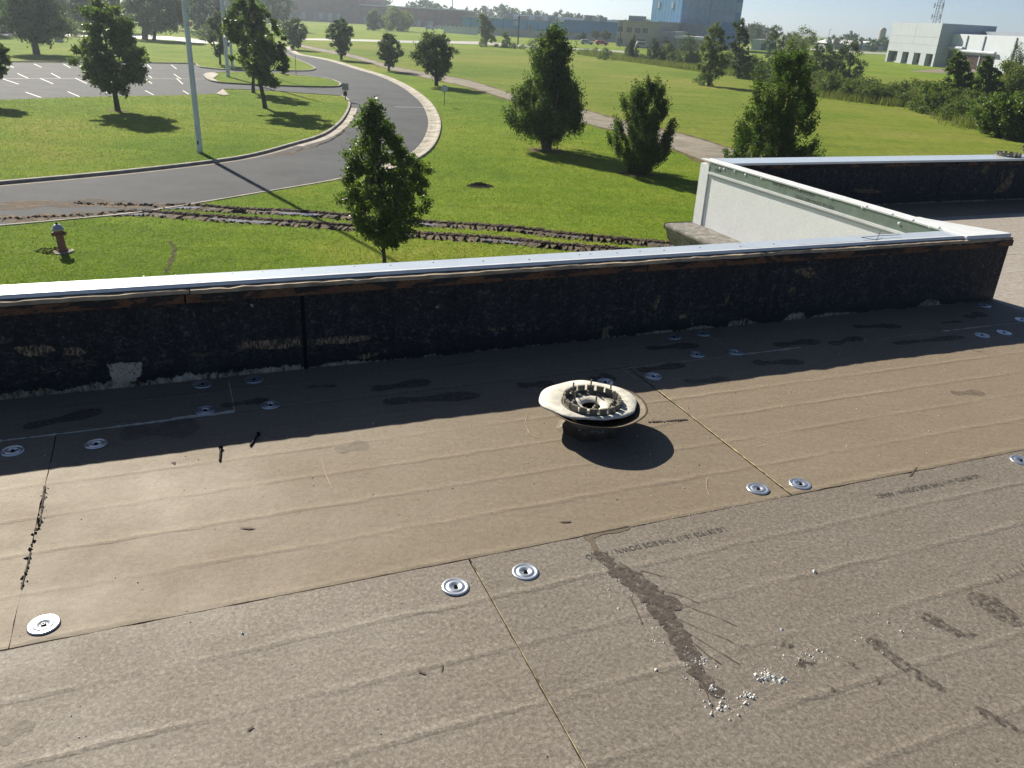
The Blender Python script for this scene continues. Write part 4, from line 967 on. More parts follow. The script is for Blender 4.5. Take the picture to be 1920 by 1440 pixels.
for x, y in [(1074, 738), (1107, 733), (1144, 738), (1077, 755), (1151, 755), (1116.5, 765)]:
    p = roof(x, y, T0 + .005); l = (p.x - c0.x, p.y - c0.y, T0 - .004)
    st = MB().tube([(0, 0, .012), (0, 0, .060)], .0034, 10).obj('stud', M['stud'], dr, l)
    MB().lathe([(.0125, 0), (.0135, .004), (.0125, .012), (.0100, .014), (.0001, .014)], 14).obj('boss', M['castiron'], st)
    MB().lathe([(.0085, .014), (.0085, .020), (.0040, .021), (.0001, .021)], 6).obj('nut', M['stud'], st)

# ================================================================== TREES
def leaf_quads(rg, C, size, up=.35, aspect=.62):
    """one folded diamond leaf at each centre"""
    n = len(C); d = rg.normal(0, 1, (n, 3)); d[:, 2] = d[:, 2] * .7 + up * rg.normal(.2, .8, n); d /= np.linalg.norm(d, axis=1)[:, None] + 1e-9
    r = rg.normal(0, 1, (n, 3)); s = np.cross(d, r); s /= np.linalg.norm(s, axis=1)[:, None] + 1e-9
    nn = np.cross(d, s); L = size * rg.uniform(.6, 1.35, n)[:, None]
    V = np.zeros((n, 4, 3)); V[:, 0] = C - d * L * .5; V[:, 2] = C + d * L * .5
    V[:, 1] = C + s * L * aspect * .5 + nn * L * .12 + d * L * .05; V[:, 3] = C - s * L * aspect * .5 + nn * L * .12 + d * L * .05
    return V.reshape(-1, 3)
def crown_mesh(name, mat, prof, rg, n, size, n_clump, spread=.20, flame=False, hollow=.45, lobe=1.0):
    """prof: list of (z, cx, r): clumps fill a lobed body of that outline; sizes in metres"""
    Z = np.array([p[0] for p in prof]); CX_ = np.array([p[1] for p in prof]); R = np.array([p[2] for p in prof])
    o = np.argsort(Z); Z, CX_, R = Z[o], CX_[o], R[o]
    zs = np.linspace(Z[0], Z[-1], 200); w = np.interp(zs, Z, R) ** 1.25 + .10 * R.max(); w /= w.sum()
    z = np.interp((np.arange(n_clump) + rg.random(n_clump)) / n_clump, np.cumsum(w), zs) + rg.normal(0, (Z[-1] - Z[0]) * .01, n_clump)
    th = rg.uniform(0, 2 * np.pi, n_clump); r = rg.random(n_clump) ** hollow
    ph = rg.uniform(0, 6.28, 4); rr_ = np.interp(z, Z, R)
    zn = (z - Z[0]) / (Z[-1] - Z[0]) * 9; lob = 1 + lobe * .15 * np.sin(3 * th + ph[0] + zn * .9) + lobe * .13 * np.sin(5 * th + ph[1] - zn * 1.7)
    sc = R.max() * spread
    rad = np.maximum(0, rr_ * lob * r - sc * .55 * (r > .6))
    rad = rr_ * lob * r * (1.04 if flame else .93)
    C = np.stack([np.interp(z, Z, CX_) + rad * np.cos(th), rad * np.sin(th), z], 1)
    size_k = rg.uniform(.55, 1.25, n_clump); k = rg.choice(n_clump, n, p=size_k / size_k.sum())
    off = rg.normal(0, .43, (n, 3))
    s = (sc * size_k[k])[:, None]
    if flame:
        off[:, 2] *= 1.7; off[:, :2] *= .80
        outw = np.stack([np.cos(th[k]), np.sin(th[k]), np.zeros(n)], 1); P = C[k] + off * s + outw * (off[:, 2:3] * .30) * s
    else:
        off[:, 2] *= .8; P = C[k] + off * s
    P = P + rg.normal(0, sc * .10, (n, 3))
    return np_mesh(name, leaf_quads(rg, P, size, .9 if flame else .35, .42 if flame else .62), 4, mat), C
def limbs(m, rg, base, C, fork, r0, top, n_l=14, lean=0):
    """trunk up to the top with limbs that reach to clumps"""
    cx = float(np.interp(fork, [0, top], [0, lean]))
    m.tube([(0, 0, -.08), (0, 0, .05), (cx * .3, 0, fork * .5), (cx, 0, fork), (lean * .5, 0, fork + (top - fork) * .45), (lean, 0, top)], [r0 * 1.55, r0 * 1.15, r0, r0 * .88, r0 * .45, r0 * .1], 8)
    idx = rg.choice(len(C), min(n_l, len(C)), replace=False)
    for i in idx:
        c = C[i]; zf = fork * rg.uniform(.75, 1.0) + max(0, (c[2] - fork)) * rg.uniform(0, .35)
        s = np.array([np.interp(zf, [0, top], [0, lean]), 0, zf]); mid = s * .45 + c * .55; mid[2] -= (c[2] - zf) * .12
        rr_ = r0 * rg.uniform(.22, .42); m.tube([s, mid, c], [rr_, rr_ * .6, rr_ * .18], 5, False)
TREES = []
def tree(name, label, base_px, sil, n, size, clumps, mat='leaf', bark='bark', r0=.13, fork=None, spread=.2, flame=False, seed=1, group=None, z0=GZ, multi=0, cat='tree', hollow=.47, n_l=14, lobe=.72):
    b = at(base_px[0], base_px[1], z0); rg = np.random.default_rng(seed); prof = []; n = int(n * (2.4 if flame else 2.0)); size *= 1.0; clumps = int(clumps * 1.05)
    for y, xl, xr in sil:
        p, q = at_y(xl, y, b), at_y(xr, y, b); prof.append(((p.z + q.z) / 2 - z0, (p.x + q.x) / 2 - b.x, abs(q.x - p.x) / 2))
    me, C = crown_mesh('crown', M[mat], prof, rg, n, size, clumps, spread, flame, hollow, lobe)
    t = thing(name, label, cat, b, 0, group)
    link(bpy.data.objects.new('crown', me), t)
    zl = min(p[0] for p in prof); zh = max(p[0] for p in prof); m = MB()
    lean = [p[1] for p in prof if p[0] == zh][0]
    fk = fork if fork is not None else zl + (zh - zl) * .08
    if multi:
        for k in range(multi):
            a = 6.283 * k / multi + rg.uniform(-.3, .3); tx, ty = math.cos(a), math.sin(a); hh = zl + (zh - zl) * rg.uniform(.35, .7); sp_ = max(p[2] for p in prof) * rg.uniform(.2, .5)
            m.tube([(tx * r0 * .8, ty * r0 * .8, -.1), (tx * sp_ * .35, ty * sp_ * .35, hh * .35), (tx * sp_ + lean * .3, ty * sp_, hh)], [r0, r0 * .75, r0 * .3], 7, False)
        limbs(m, rg, b, C, fk, r0, zl + (zh - zl) * .85, n_l, lean)
    else: limbs(m, rg, b, C, fk, r0, zl + (zh - zl) * .9, n_l, lean)
    m.obj('trunk', M[bark], t, smooth=True)
    TREES.append(t); return t
GI = GZ + .10
tree('pear_tree', 'young leafy tree standing close behind the parapet with a slim bare trunk', (722, 512), [(190, 697, 703), (204, 684, 716), (222, 668, 730), (250, 650, 752), (280, 645, 775), (305, 641, 803), (335, 628, 808), (355, 634, 808), (380, 636, 806), (405, 646, 797), (425, 660, 782), (445, 680, 762), (462, 700, 744)], 15500, .088, 250, 'leaf', r0=.06, fork=.75, spread=.15, seed=3, n_l=30, hollow=.50, lobe=.55)
tree('pear_tree', 'full dark tree on the lawn island, nearest one to the front parking stalls', (221, 208), [(8, 170, 200), (22, 160, 228), (45, 157, 243), (70, 152, 256), (95, 146, 268), (118, 142, 275), (138, 146, 276), (152, 172, 268), (166, 196, 248), (172, 210, 236)], 9500, .20, 130, 'leaf', r0=.17, fork=1.7, spread=.18, seed=4, z0=GI)
tree('pear_tree', 'tree on the lawn island behind the second pole, its trunk by the kerb corner', (497, 203), [(-8, 440, 475), (12, 426, 500), (35, 420, 513), (60, 418, 524), (90, 426, 535), (115, 438, 545), (135, 456, 543), (150, 474, 530), (162, 488, 512)], 9000, .20, 120, 'leaf', r0=.16, fork=1.6, spread=.18, seed=5, z0=GI)
tree('pear_tree', 'tree half hidden behind the lawn island tree beside the second pole', (475, 174), [(40, 452, 500), (70, 442, 512), (100, 444, 512), (125, 452, 502), (140, 464, 488)], 4500, .22, 80, 'leaf', r0=.14, fork=1.4, spread=.2, seed=6, z0=GI)
tree('pear_tree', 'narrow tree past the parking lot, left of the second pole', (413, 122), [(24, 398, 425), (42, 390, 438), (62, 388, 440), (80, 390, 432), (95, 398, 422), (104, 405, 418)], 3800, .22, 80, 'leaf_dark', r0=.13, fork=1.6, spread=.2, seed=7)
tree('pear_tree', 'low round tree beside the road bend before the brick warehouse', (550, 93), [(37, 541, 561), (48, 530, 571), (62, 525, 577), (75, 530, 573), (85, 541, 562), (90, 546, 555)], 3200, .26, 80, 'leaf_dark', r0=.2, fork=.6, spread=.2, seed=8)
tree('pear_tree', 'vase shaped tree at the start of the gravel track, farthest of the track row', (640, 112), [(38, 628, 648), (50, 616, 659), (64, 612, 666), (78, 617, 662), (92, 628, 652), (104, 636, 645)], 4200, .24, 90, 'leaf_dark', r0=.2, fork=.7, spread=.2, seed=9)
tree('pear_tree', 'smallest round tree between the road loop and the gravel track', (729, 133), [(62, 725, 732), (73, 715, 742), (88, 707, 752), (102, 706, 756), (114, 716, 746), (124, 724, 734)], 4200, .19, 90, 'leaf_dark', r0=.13, fork=1.2, spread=.2, seed=10)
tree('pear_tree', 'broad forked tree between the road loop and the gravel track behind the round sign', (818, 161), [(65, 796, 838), (76, 782, 850), (92, 774, 855), (108, 771, 858), (122, 782, 848), (136, 800, 836), (148, 812, 825)], 6500, .19, 110, 'leaf_dark', r0=.2, fork=.8, spread=.19, seed=12, n_l=24)
tree('spreading_tree', 'big spreading tree past the parking lot at the far left', (69, 102), [(-28, 20, 70), (-5, 0, 100), (20, -8, 120), (42, 0, 130), (58, 22, 126), (70, 40, 108), (78, 52, 90)], 6500, .32, 120, 'leaf_dark', r0=.4, fork=1.6, spread=.2, seed=13)
tree('pear_tree', 'tree cut off at the left edge, its shadow on the lawn island', (-14, 196), [(78, -28, 0), (95, -42, 12), (115, -48, 16), (135, -44, 10), (150, -32, 0)], 4000, .2, 80, 'leaf', r0=.15, fork=1.2, spread=.2, seed=14, z0=GI)
tree('spreading_tree', 'dark spreading tree left of the first pole, thick trunk by the far street', (272, 74), [(-30, 245, 290), (-8, 232, 315), (15, 225, 335), (35, 230, 340), (50, 245, 330), (60, 262, 300)], 5500, .36, 100, 'leaf_dark', r0=.5, fork=2.2, spread=.2, seed=15)
tree('spreading_tree', 'dark tree just left of the first pole with a thin trunk', (289, 75), [(-28, 295, 325), (-8, 285, 342), (18, 284, 346), (40, 290, 344), (54, 300, 334)], 4000, .36, 80, 'leaf_dark', r0=.3, fork=2.2, spread=.22, seed=16)
tree('spreading_tree', 'tall dark tree against the left end of the brick warehouse', (512, 56), [(-45, 490, 530), (-20, 474, 548), (5, 470, 556), (28, 472, 555), (45, 486, 545)], 4500, .45, 90, 'leaf_dark', r0=.4, fork=1.5, spread=.22, seed=17)
bk = [((22, 62), -42, -45, 48, 75), ((118, 58), -45, 90, 160, 52), ((160, 59), -40, 125, 195, 56), ((215, 60), -38, 180, 250, 56), ((372, 64), -38, 350, 400, 58), ((400, 62), -20, 385, 425, 58), ((445, 60), -48, 420, 475, 55), ((330, 56), -44, 310, 365, 52), ((-30, 64), -50, -60, 0, 62), ((66, 58), -48, 40, 100, 55)]
for i, (bp, yt, xl, xr, yb) in enumerate(bk):
    xm = (xl + xr) / 2; w = (xr - xl) / 2; h = yb - yt
    tree('woodland_tree', ['hazy wood tree standing over the spreading tree at the far left', 'hazy wood tree between the far left tree and the full island tree', 'hazy wood tree behind the top of the full island tree', 'hazy wood tree right of the full island tree', 'hazy wood tree behind the no entry sign', 'small hazy wood tree between the first and second pole', 'hazy wood tree behind the third pole', 'hazy wood tree just left of the first pole', 'hazy wood tree cut by the left edge', 'hazy wood tree behind the spreading tree, to its right'][i], bp, [(yt, xm - w * .3, xm + w * .3), (yt + h * .3, xm - w * .85, xm + w * .8), (yt + h * .6, xm - w, xm + w), (yt + h * .85, xm - w * .8, xm + w * .85), (yt + h * .98, xm - w * .5, xm + w * .5)], 3000, .55, 60, 'leaf_dark', r0=.35, fork=1.5, spread=.24, seed=30 + i, group='trees of the wood behind the parking lot')
tree('cedar_tree', 'tall cone shaped evergreen on the lawn with several stems at its foot', (1025, 281), [(58, 1030, 1040), (72, 1014, 1056), (95, 1008, 1062), (118, 1004, 1066), (140, 992, 1068), (165, 985, 1078), (190, 962, 1092), (212, 953, 1098), (230, 958, 1096), (245, 980, 1080), (256, 1002, 1052)], 20000, .15, 200, 'needle', 'bark_pale', r0=.16, fork=1.1, spread=.17, flame=True, seed=20, multi=6, hollow=.5)
tree('cedar_tree', 'open rounded evergreen beside the gravel track, bushy at its foot', (1195, 325), [(156, 1212, 1232), (168, 1192, 1248), (188, 1172, 1254), (210, 1164, 1256), (232, 1156, 1262), (255, 1144, 1268), (275, 1142, 1268), (290, 1152, 1256), (304, 1172, 1226), (318, 1178, 1214)], 14500, .12, 130, 'needle', 'bark_pale', r0=.10, fork=.5, spread=.17, flame=True, seed=21, multi=6, hollow=.5)
tree('cedar_tree', 'largest evergreen, standing right behind the white side wall', (1452, 352), [(96, 1486, 1498), (108, 1466, 1510), (130, 1438, 1522), (155, 1426, 1528), (180, 1418, 1530), (205, 1408, 1532), (235, 1388, 1534), (262, 1372, 1532), (288, 1362, 1536), (312, 1362, 1534), (332, 1390, 1510)], 20000, .13, 170, 'needle', 'bark_pale', r0=.13, fork=.6, spread=.16, flame=True, seed=22, multi=6, hollow=.5)
tree('field_tree', 'light green loose tree on the field edge with a bush at its foot', (1328, 161), [(46, 1338, 1350), (60, 1322, 1358), (82, 1314, 1364), (105, 1308, 1367), (126, 1305, 1366), (140, 1312, 1356), (150, 1322, 1338)], 5500, .22, 110, 'leaf_light', r0=.18, fork=1.4, spread=.2, seed=23)
tree('field_tree', 'dark upright tree behind the light green loose tree', (1385, 147), [(36, 1382, 1396), (50, 1372, 1404), (75, 1366, 1408), (100, 1368, 1408), (125, 1370, 1408), (142, 1376, 1408)], 5000, .24, 100, 'leaf_dark', r0=.2, fork=1.0, spread=.2, seed=24)
H = [('field_tree', 'tree of the overgrown strip with a tall pointed dark crown', (1455, 128), [(48, 1450, 1462), (62, 1440, 1470), (85, 1434, 1474), (108, 1428, 1478), (122, 1430, 1476)], 'leaf_dark', 3800), ('field_tree', 'leaning broad tree of the overgrown strip above the largest evergreen', (1508, 136), [(52, 1505, 1522), (66, 1488, 1530), (85, 1474, 1534), (105, 1466, 1540), (128, 1464, 1546)], 'leaf_light', 4500),
     ('field_tree', 'low tree of the overgrown strip filling the gap beside the round tree', (1545, 150), [(84, 1530, 1556), (100, 1522, 1566), (122, 1518, 1574), (144, 1524, 1572)], 'leaf_dark', 3600), ('field_tree', 'round dark tree of the overgrown strip nearest the white building', (1592, 152), [(80, 1586, 1608), (95, 1570, 1620), (115, 1558, 1624), (135, 1556, 1620), (149, 1564, 1610)], 'leaf_dark', 4500),
     ('vine_tree', 'tall vine covered tree before the white building, front one', (1795, 208), [(96, 1790, 1804), (112, 1780, 1816), (138, 1777, 1826), (165, 1774, 1836), (190, 1774, 1838), (205, 1780, 1836)], 'leaf', 6500), ('vine_tree', 'lower vine covered tree beside the front one before the white building', (1853, 203), [(106, 1842, 1854), (124, 1834, 1866), (148, 1830, 1878), (172, 1830, 1884), (198, 1836, 1882)], 'leaf', 5500),
     ('field_tree', 'dense shrubby tree at the right end of the overgrown strip', (1885, 258), [(180, 1868, 1920), (196, 1846, 1950), (218, 1832, 1968), (240, 1828, 1972), (255, 1840, 1968)], 'leaf', 9000), ('field_tree', 'spreading green tree at the right edge above the shrubby tree', (1915, 205), [(120, 1880, 1930), (140, 1868, 1960), (165, 1862, 1980), (190, 1866, 1980), (202, 1876, 1960)], 'leaf_light', 6500)]
for i, (nm, lb, bp, sil, mt, n) in enumerate(H):
    tree(nm, lb, bp, sil, n, .22, 100, mt, r0=.15, fork=.8, spread=.2, seed=50 + i)
for i, (lb, bp, yt, xl, xr) in enumerate([('small pine by the ditch, left of the loose light tree', (1225, 118), 73, 1209, 1245), ('small pine by the ditch in front of the beige office', (1185, 113), 68, 1171, 1199), ('dark bushy pine by the ditch, touching the loose light tree', (1285, 124), 64, 1262, 1318), ('bushy pine low before the paneled tower', (1258, 120), 84, 1240, 1278), ('tall dark pine at the right edge behind the vine covered trees', (1903, 178), 86, 1876, 1940)]):
    xm, w, h = (xl + xr) / 2, (xr - xl) / 2, bp[1] - yt
    tree('young_pine', lb, bp, [(yt, xm - 1, xm + 2), (yt + h * .3, xm - w * .5, xm + w * .5), (yt + h * .6, xm - w * .85, xm + w * .85), (yt + h * .85, xm - w, xm + w), (yt + h * .97, xm - w * .8, xm + w * .8)], 3200, .22, 70, 'leaf_dark', r0=.12, fork=.4, spread=.24, flame=True, seed=70 + i)
tree('willow_tree', 'pale leaning tree by the far street before the blue building', (912, 86), [(27, 898, 908), (40, 894, 922), (56, 897, 930), (70, 902, 933), (80, 906, 930)], 3800, .32, 80, 'leaf_light', r0=.25, fork=.8, spread=.22, seed=80)
tree('willow_tree', 'thin pale sapling next to the leaning tree by the far street', (948, 88), [(60, 943, 952), (72, 940, 957), (86, 941, 958)], 900, .3, 30, 'leaf_light', r0=.12, fork=.5, spread=.3, seed=81)
for i, (lb, x, yb, xl, xr, yt) in enumerate([('round pale tree before the brick warehouse, the smaller one', 702, 57, 686, 718, 20), ('wide round pale tree before the brick warehouse', 745, 58, 715, 776, 17)]):
    xm, w, h = (xl + xr) / 2, (xr - xl) / 2, yb - yt
    tree('round_tree', lb, (x, yb), [(yt, xm - w * .4, xm + w * .4), (yt + h * .3, xm - w * .85, xm + w * .85), (yt + h * .65, xm - w, xm + w), (yt + h * .95, xm - w * .85, xm + w * .85)], 2600, .6, 60, 'leaf_light', r0=.3, fork=.5, spread=.25, seed=84 + i)
for i, (x, yt, w, yb) in enumerate([(1093, 62, 8, 81), (1117, 58, 9, 81), (1137, 58, 10, 82), (1176, 61, 7, 83), (1191, 62, 8, 84), (1252, 68, 8, 92)]):
    lb = ['dark street tree before the blue building, farthest from the office', 'dark street tree before the blue building, middle one', 'dark street tree before the blue building, nearest the office', 'street tree before the office front, under its left windows', 'street tree before the office front, beside the parked van', 'street tree at the grey annex of the office'][i]
    tree('street_tree', lb, (x, yb), [(yt, x - w * .5, x + w * .5), (yt + 5, x - w, x + w), (yt + 10, x - w * .95, x + w * .95), (yt + 14, x - w * .5, x + w * .5)], 900, .45, 30, 'leaf_dark', r0=.15, fork=1.5, spread=.3, seed=90 + i)
# low growth: three prototypes copied along the ditch and the overgrown strip
def shrub_mesh(mat, w, h, n, size, seed, clumps=26):
    rg = np.random.default_rng(seed); return crown_mesh('foliage', M[mat], [(0.02, 0, w * .9), (h * .4, 0, w), (h * .75, 0, w * .75), (h, 0, w * .25)], rg, n, size, clumps, .32)[0]
SH = [shrub_mesh('brush', 1.5, 1.9, 1300, .20, 1), shrub_mesh('brush', 1.8, 1.5, 1400, .20, 2), shrub_mesh('leaf', 1.4, 2.1, 1300, .20, 3), shrub_mesh('leaf_light', 1.3, 2.3, 1200, .18, 4)]
ST = MB().tube([(0, 0, -.05), (.05, 0, .5), (.1, .05, 1.1)], [.06, .04, .02], 6).mesh('stem', M['bark'])
def shrub(p, s, k, label, group):
    t = thing('shrub', label, 'shrub', p, rnd.uniform(0, 6.28), group); t.scale = (s, s, s * rnd.uniform(.8, 1.15))
    link(bpy.data.objects.new('foliage', SH[k]), t); link(bpy.data.objects.new('stem', ST), t)
row = curve(px([(1540, 178), (1600, 188), (1660, 196), (1720, 202), (1775, 208), (1830, 222), (1870, 245)]), 1.0)
for i, p in enumerate(row):
    for d in (1.4, 4.4, 8.5, 13.0):
        if rnd.random() < .78:
            kk = rnd.choice((0, 1, 1, 2, 3, 0)); zone = 'left of the vine trees' if i < len(row) * .42 else ('before the white building' if i < len(row) * .72 else 'near its right end')
            lb = ['olive shrub', 'low wide shrub', 'dark rounded shrub', 'pale upright shrub'][kk] + {1.4: ' edging the field in the tangled strip ', 4.4: ' just inside the tangled strip ', 8.5: ' deep in the tangled strip ', 13.0: ' at the back of the tangled strip '}[d] + zone
            shrub((p.x + rnd.uniform(-.8, .8), p.y + d + rnd.uniform(-.8, 1.2), GZ), rnd.uniform(.75, 1.35), kk, lb, 'shrubs of the overgrown strip')
d2 = curve(px([(930, 87), (1000, 95), (1080, 102), (1150, 108), (1230, 120), (1310, 128), (1400, 142), (1470, 152), (1545, 164)]), 2.2)
for i, p in enumerate(d2):
    if rnd.random() < .8: shrub((p.x + rnd.uniform(-1, 1), p.y + rnd.uniform(-.6, 1.6), GZ), rnd.uniform(.3, .75), i % 4, ['olive weedy shrub', 'low wide weedy shrub', 'dark weedy shrub', 'pale upright weedy shrub'][i % 4] + ' along the ditch ' + ['by the far street', 'before the blue warehouse', 'before the beige office', 'by the small pines', 'under the loose light tree', 'near the tangled strip'][min(5, int(6 * i / len(d2)))], 'shrubs along the ditch')
    if i > len(d2) * .55 and rnd.random() < .75: shrub((p.x + rnd.uniform(-1, 1), p.y + 3 + rnd.uniform(0, 5), GZ), rnd.uniform(.9, 1.7), i % 4 if i % 4 != 1 else 2, ['taller olive shrub', 'taller dark shrub', 'taller dark shrub', 'taller pale shrub'][i % 4] + (' behind the ditch, left of the loose light tree' if i < len(d2) * .72 else ' behind the ditch, right of the loose light tree'), 'taller shrubs behind the ditch')
for x, y, s, k in [(1320, 160, 1.0, 2), (1402, 148, 1.5, 2), (1205, 320, .55, 2), (1132, 112, 1.1, 2), (1000, 100, 1.5, 3), (905, 88, .9, 2), (950, 89, 1.0, 2), (1420, 148, 1.3, 2), (385, 75, 1.5, 2), (400, 76, 1.3, 0), (110, 70, 1.4, 0), (85, 68, 1.2, 0), (140, 68, 1.3, 3)]:
    p = at(x, y); shrub((p.x, p.y, GZ), s, k, {1320: 'dark bush at the foot of the loose light tree', 1402: 'dark bush beside the upright dark tree', 1205: 'low bush around the stems of the rounded evergreen tree', 1132: 'round lone bush in the weeds before the office', 1000: 'loose pale bush left of the tall cone evergreen', 905: 'dark low bush left of the leaning tree', 950: 'dark low bush under the thin sapling', 1420: 'dark bush right of the upright dark tree'}.get(x, 'bush beside the far street past the parking lot'), 'bushes beside the far street' if x < 500 else 'single bushes round the field')
# weeds of the uncut ground beyond the ditch
def weeds():
    rg = np.random.default_rng(5); n = 42000
    a, b = at(1100, 104), at(1560, 168); t = rg.random(n); s = rg.random(n) ** 1.6
    X = a.x + (b.x - a.x) * t + rg.normal(0, 1, n); Y = a.y + (b.y - a.y) * t + s * 26
    n1 = n // 3; P = np.array([(p.x, p.y) for p in row]); k = rg.integers(0, len(P), n1); X[:n1] = P[k, 0] + rg.normal(0, 1.4, n1); Y[:n1] = P[k, 1] + np.abs(rg.normal(0, 1, n1)) * 2.4 - .8
    h = rg.uniform(.25, 1.1, n); w = rg.uniform(.03, .07, n); an = rg.uniform(0, 6.28, n); V = np.zeros((n, 3, 3)); z = np.full(n, GZ)
    V[:, 0] = np.stack([X - np.cos(an) * w, Y - np.sin(an) * w, z], 1); V[:, 1] = np.stack([X + np.cos(an) * w, Y + np.sin(an) * w, z], 1); V[:, 2] = np.stack([X + rg.normal(0, .15, n), Y + rg.normal(0, .15, n), z + h], 1)
    o = bpy.data.objects.new('weeds', np_mesh('weeds', V.reshape(-1, 3), 3, M['weed'])); link(o); tag(o, 'tall uncut weeds along the ditch and the overgrown strip', 'weeds', kind='stuff')
weeds()
# far trees behind the buildings, copies of three
FT = []
for i in range(4):
    rg = np.random.default_rng(200 + i); sh = [[(2, 0, 2.5), (6, 0, 5), (10, 0, 4.6), (13, 0, 2)], [(3, 0, 2), (7, 0, 4), (12, 0, 3.6), (15, 0, 1.2)], [(5, 0, 1.2), (8, 0, 4), (11, .5, 4.4), (14, 0, 2.4)], [(1, 0, 4), (5, 0, 6), (9, 0, 5), (11, 0, 2)]][i]
    me, C = crown_mesh('crown', M['leaf_dark'], sh, rg, 1500, 1.0, 36, .30); m = MB(); limbs(m, rg, None, C, 2.5, .3, 10, 8); FT.append((me, m.mesh('trunk', M['bark'])))
def far_tree(xp, ytop, dist, k, label, group):
    d = _ray(xp, 60); d = Vector((d.x, d.y, 0)).normalized(); p = d * dist; hz = at_y(xp, ytop, p).z - GZ; H0 = (13, 15, 14, 11)[k]; s = hz / H0
    t = thing('far_tree', label, 'tree', (p.x, p.y, GZ), rnd.uniform(0, 6.28), group); t.scale = (s * rnd.uniform(.9, 1.25),) * 2 + (s,)
    link(bpy.data.objects.new('crown', FT[k][0]), t); link(bpy.data.objects.new('trunk', FT[k][1]), t)
GA, GB = 'far trees behind the long buildings', 'far trees in the line by the white building'
for x, y in [(700, -2), (722, 0), (690, 4), (770, 4), (785, 0), (797, 1), (808, 2), (818, 6), (832, 11), (848, 14), (872, 15), (893, 15), (904, 13), (914, 14), (934, 8), (946, 12), (958, 15), (970, 16), (985, 19), (997, 21), (1010, 22), (1022, 24), (1034, 26), (1047, 21), (1060, 25), (1072, 27), (1085, 28), (1100, 32), (1120, 30), (1135, 34), (1150, 36), (1166, 37), (1182, 38), (1198, 36), (1212, 36)]:
    far_tree(x, y + rnd.uniform(-2, 2), rnd.uniform(560, 680), rnd.choice((0, 1, 2, 2, 3)), 'hazy far tree rising behind ' + ('the left part of the brick warehouse roof' if x < 765 else 'the middle of the brick warehouse roof' if x < 868 else 'the joint of brick and blue warehouses' if x < 950 else 'the left half of the blue warehouse roof' if x < 1040 else 'the right half of the blue warehouse roof' if x < 1155 else 'the beige office roof'), GA)
for x, y in [(1402, 50), (1413, 44), (1422, 46), (1436, 52), (1448, 56), (1478, 62), (1492, 64), (1530, 70), (1545, 72), (1556, 71), (1566, 66), (1578, 68), (1590, 64), (1600, 61), (1610, 66), (1620, 71), (1630, 72), (1642, 74), (1654, 73), (1664, 70), (1672, 76), (1515, 70), (1800, 60)]:
    far_tree(x, y + rnd.uniform(-1, 1), rnd.uniform(470, 600), rnd.choice((0, 1, 3, 3)), 'far tree of the low line, ' + ('right of the tower behind the grey shed' if x < 1460 else 'behind the tangled strip trees' if x < 1525 else 'above the roof of the low white shed' if x < 1605 else 'between the white shed and the silo' if x < 1645 else 'close beside the white building'), GB)

# ================================================================== BUILDINGS
def pt(p): return Vector((p[0], p[1], 0))
class House:
    """a body on a footprint from two front corners, with pieces on its front given as (metres along, height)"""
    def __init__(s, name, label, a, b, depth, cat='building', z0=GZ):
        s.a = pt(a); s.t = (pt(b) - s.a).normalized(); s.L = (pt(b) - s.a).length; s.ang = math.atan2(s.t.y, s.t.x)
        s.o = thing(name, label, cat, (a[0], a[1], z0), s.ang); s.D = depth
    def box(s, name, mat, x0, x1, y0, y1, z0, z1, parent=None): return MB().box(x0, y0, z0, x1, y1, z1).obj(name, mat, parent or s.o)
    def along(s, xp):       # metres along the front for a photograph column, at eye level
        d = _ray(xp, 60); d = Vector((d.x, d.y, 0)); n = Vector((-s.t.y, s.t.x, 0)); k = s.a.dot(n) / d.dot(n); return (d * k - s.a).dot(s.t)
    def high(s, xp, yp):
        d = _ray(xp, yp); n = Vector((-s.t.y, s.t.x, 0)); k = s.a.dot(n) / d.dot(n); return EYE + d.z * k - GZ
    def window(s, x0, x1, z0, z1, glass, frame, name='window', proud=.06):
        f = s.box(name, frame, x0, x1, -proud, -.012, z0, z1); m = MB().box(x0 + .1, -proud - .02, z0 + .1, x1 - .1, -proud - .004, z1 - .1).obj('pane', glass, f); return f
def wallm(name, col, rough=.75, rib=0, var=.08, scale=.3, metal=0):
    k = NT(name); p = k.pos(obj=True); n = k.noise(p, scale, 6, .6)
    c = k.ramp(n, [(.3, tuple(x * (1 - var) for x in col)), (.7, tuple(min(1, x * (1 + var)) for x in col))])
    if rib:
        w = k.n('TexWave'); w.inputs['Scale'].default_value = rib; k.l(p, w.inputs[0]); c = k.mix(.25, c, k.mix(1, c, w.outputs[0], 'MULTIPLY')); return k.set(c, rough, metal, .4, k.bump(w.outputs[1], .3, .05))
    return k.set(c, rough, metal, .4)
M['brick'] = wallm('brown_brick', (.24, .10, .085), .85, 0, .2, .5)
M['blue'] = wallm('blue_cladding', (.12, .33, .58), .5, .35)
M['blue_d'] = wallm('dark_blue_cladding', (.065, .22, .48), .5, .35)
M['bluegrey'] = wallm('grey_blue_panels', (.23, .33, .45), .55, 0, .14, .5)
M['beige'] = wallm('beige_wall', (.40, .36, .31), .8, 0, .06)
M['palegrey'] = wallm('pale_grey_wall', (.34, .34, .33), .8, 0, .1)
M['whitew'] = wallm('white_wall', (.37, .41, .45), .7, 0, .05)
M['whitew2'] = wallm('white_panel_wall', (.48, .52, .57), .7, 0, .05)
M['roofw'] = wallm('white_roof', (.66, .66, .66), .6, 0, .06)
M['greyroof'] = wallm('grey_metal_roof', (.24, .27, .31), .5, 0, .1, .2)
M['glass'] = simple('dark_glass', (.05, .07, .07), .12, 0, .2, 1, spec=.7)
M['brownglass'] = simple('boarded_window', (.055, .035, .03), .3, 0, .25, 2)
M['door'] = wallm('pale_door', (.42, .47, .50), .6)
